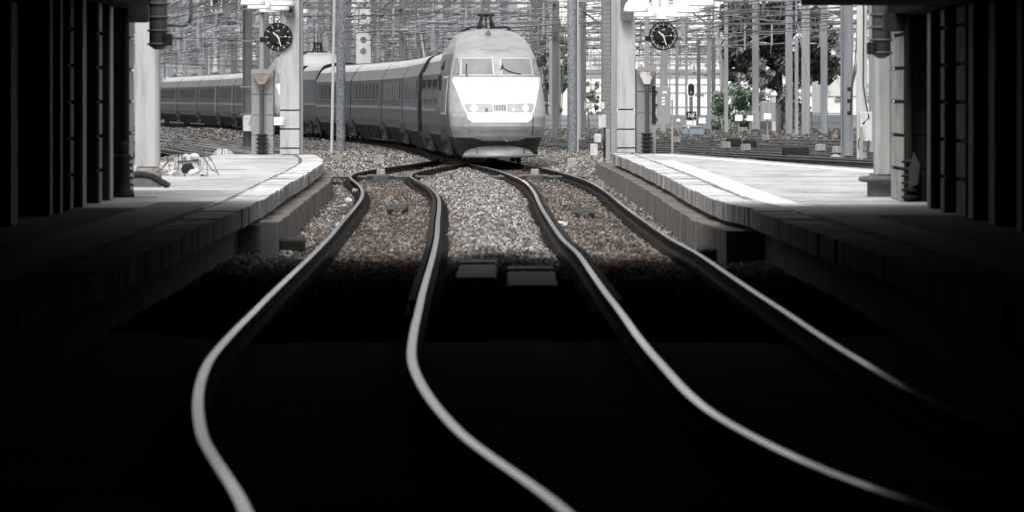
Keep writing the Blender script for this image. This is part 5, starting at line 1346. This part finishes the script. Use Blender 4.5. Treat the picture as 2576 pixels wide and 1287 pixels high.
tree('dark_tree', 'large dark tree behind the masts at right', 'tree', xat(1957, 325), 325, 10.5, 3.5, 1.2, 'leaf_dark', 30000, .19, 60, 3, .3,
     extra=[((-2.7, -.5, 5.2), .8), ((-3.2, -.3, 6.6), .5), ((-2.8, 0, 3.6), .5), ((-3.1, 0, 4.4), .35), ((-1.8, 0, 7.6), .9)])
tree('sparse_tree', 'sparse leaning branches at the left edge of the dark tree', 'tree', xat(1885, 318), 318, 5.6, 1.2, 1.6, 'leaf_grey', 700, .13, 14, 8, .08)
for px, d_, h, rx, n, sd, lab in ((1845, 318, 2.75, 1.7, 5200, 5, 'green bush in the middle, before the white warehouse'), (1808, 322, 2.1, .7, 1500, 6, 'green bush left, beside the slim pale mast'), (1880, 322, 2.6, .8, 1800, 7, 'green bush right, against the dark fence'),
                           (1388, 345, 2.0, .75, 1500, 8, 'green bush close to the right flank of the train'), (1466, 345, 3.5, .7, 1500, 9, 'tall green bush behind the letter sign'), (1497, 350, 3.4, .5, 1200, 10, 'narrow green bush right of the letter sign'), (1512, 340, 1.5, .5, 500, 12, 'low green bush left of the ladder mast')):
    tree('green_bush', lab, 'bush', xat(px, d_), d_, h, rx, .2, 'leaf_green', n, .12, 18, sd, .06)
tree('grey_green_tree', 'hazy grey-green tree just right of the train roof', 'tree', xat(1402, 400), 400, 7.6, 1.35, 2.6, 'leaf_grey', 4200, .15, 30, 13, .15)
tree('grey_green_tree', 'second hazy tree high behind the galvanised mast with guys', 'tree', xat(1372, 410), 410, 8.6, 1.5, 2.8, 'leaf_grey', 4200, .16, 30, 14, .15)
def fence(px0, px1, ytop, d, label, mname, mesh=True):
    x0, x1 = xat(px0, d), xat(px1, d); zt = zat(ytop, d) + .3; w = x1 - x0
    t = thing('fence', label, 'fence', ((x0 + x1) / 2, d, -.3))
    n = max(2, int(w / .9))
    for k in range(n + 1): 
        MB().box(-.04, .04, -.04, .04, 0, zt + .05).build('fence_post', 'fence', t).location = (-w / 2 + w * k / n, 0, 0)
    mb = MB()
    if mesh:
        x = -w / 2
        while x < w / 2: mb.box(x, x + .02, -.01, .01, 0, zt); x += .09
        for z in (.2, zt * .5, zt - .1): mb.box(-w / 2, w / 2, -.03, -.011, z, z + .04)
    else: mb.box(-w / 2, w / 2, .0, .03, 0, zt)
    mb.build('panel', mname, t)
fence(1888, 1962, 268, 312, 'dark solid fence between the green bush and the dark tree', 'fence', False)
fence(1962, 2120, 283, 316, 'dark rail fence below the dark tree and cream building', 'fence', True)
fence(1364, 1560, 300, 330, 'grey rail fence low behind the right of the train', 'fence', True)
tag(MB().box(-30, 30, 0, .4, 0, 1.15).build('low_wall', 'facade_g', loc=(xat(2000, 335), 335, -.3)), 'low grey wall behind the fences at right', 'wall')
# clutter among right rails: white post hut behind tree
t = thing('white_marker_post', 'white square post with cap before the dark tree', 'post', at(1946, 258, 310)); t.location.z = -.3
MB().bevbox(-.12, .12, -.12, .12, 0, 2.6, .03).build('shaft', 'grime_white', t); MB().bevbox(-.18, .18, -.18, .18, 2.4, 2.55, .03).build('cap', 'white', t)

# ------------------------------------------------------------ sky, sun, camera
w = bpy.data.worlds.new('World'); scene.world = w; w.use_nodes = True; nt = w.node_tree
EL, AZ = 55, 196          # sun elevation, and azimuth (clockwise from +y): behind the camera, slightly left
sk = nt.nodes.new('ShaderNodeTexSky'); sk.sky_type = 'NISHITA'; sk.sun_disc = False
sk.sun_elevation = R(EL); sk.sun_rotation = R(AZ); sk.air_density = 1.0; sk.dust_density = 4.0; sk.ozone_density = 1.0
hs = nt.nodes.new('ShaderNodeHueSaturation'); hs.inputs['Saturation'].default_value = .18
nt.links.new(sk.outputs[0], hs.inputs['Color']); nt.links.new(hs.outputs[0], nt.nodes['Background'].inputs['Color'])
nt.nodes['Background'].inputs['Strength'].default_value = .12
sl = bpy.data.lights.new('sun', 'SUN'); sl.energy = 1.4; sl.angle = R(25); sl.color = (1, .97, .93)
so = bpy.data.objects.new('sun', sl); col.objects.link(so)
dirv = Vector((math.sin(R(AZ)) * math.cos(R(EL)), math.cos(R(AZ)) * math.cos(R(EL)), math.sin(R(EL))))
so.rotation_euler = dirv.to_track_quat('Z', 'Y').to_euler(); so.location = (0, 60, 40)
cd = bpy.data.cameras.new('camera'); co = bpy.data.objects.new('camera', cd); col.objects.link(co); scene.camera = co
co.location = (0, 0, CH); co.rotation_euler = (R(90), 0, 0)
cd.sensor_width = 36; cd.lens = 36 * F / 2575; cd.shift_y = -(643.5 - HY) / 2575; cd.clip_end = 6000; cd.clip_start = .5
cd.dof.use_dof = True; cd.dof.focus_distance = 150; cd.dof.aperture_fstop = 4.5
scene.view_settings.view_transform = 'Standard'; scene.view_settings.look = 'None'; scene.view_settings.gamma = 1
scene.view_settings.exposure = .9
scene.cycles.max_bounces = 5; scene.cycles.diffuse_bounces = 3; scene.cycles.glossy_bounces = 3
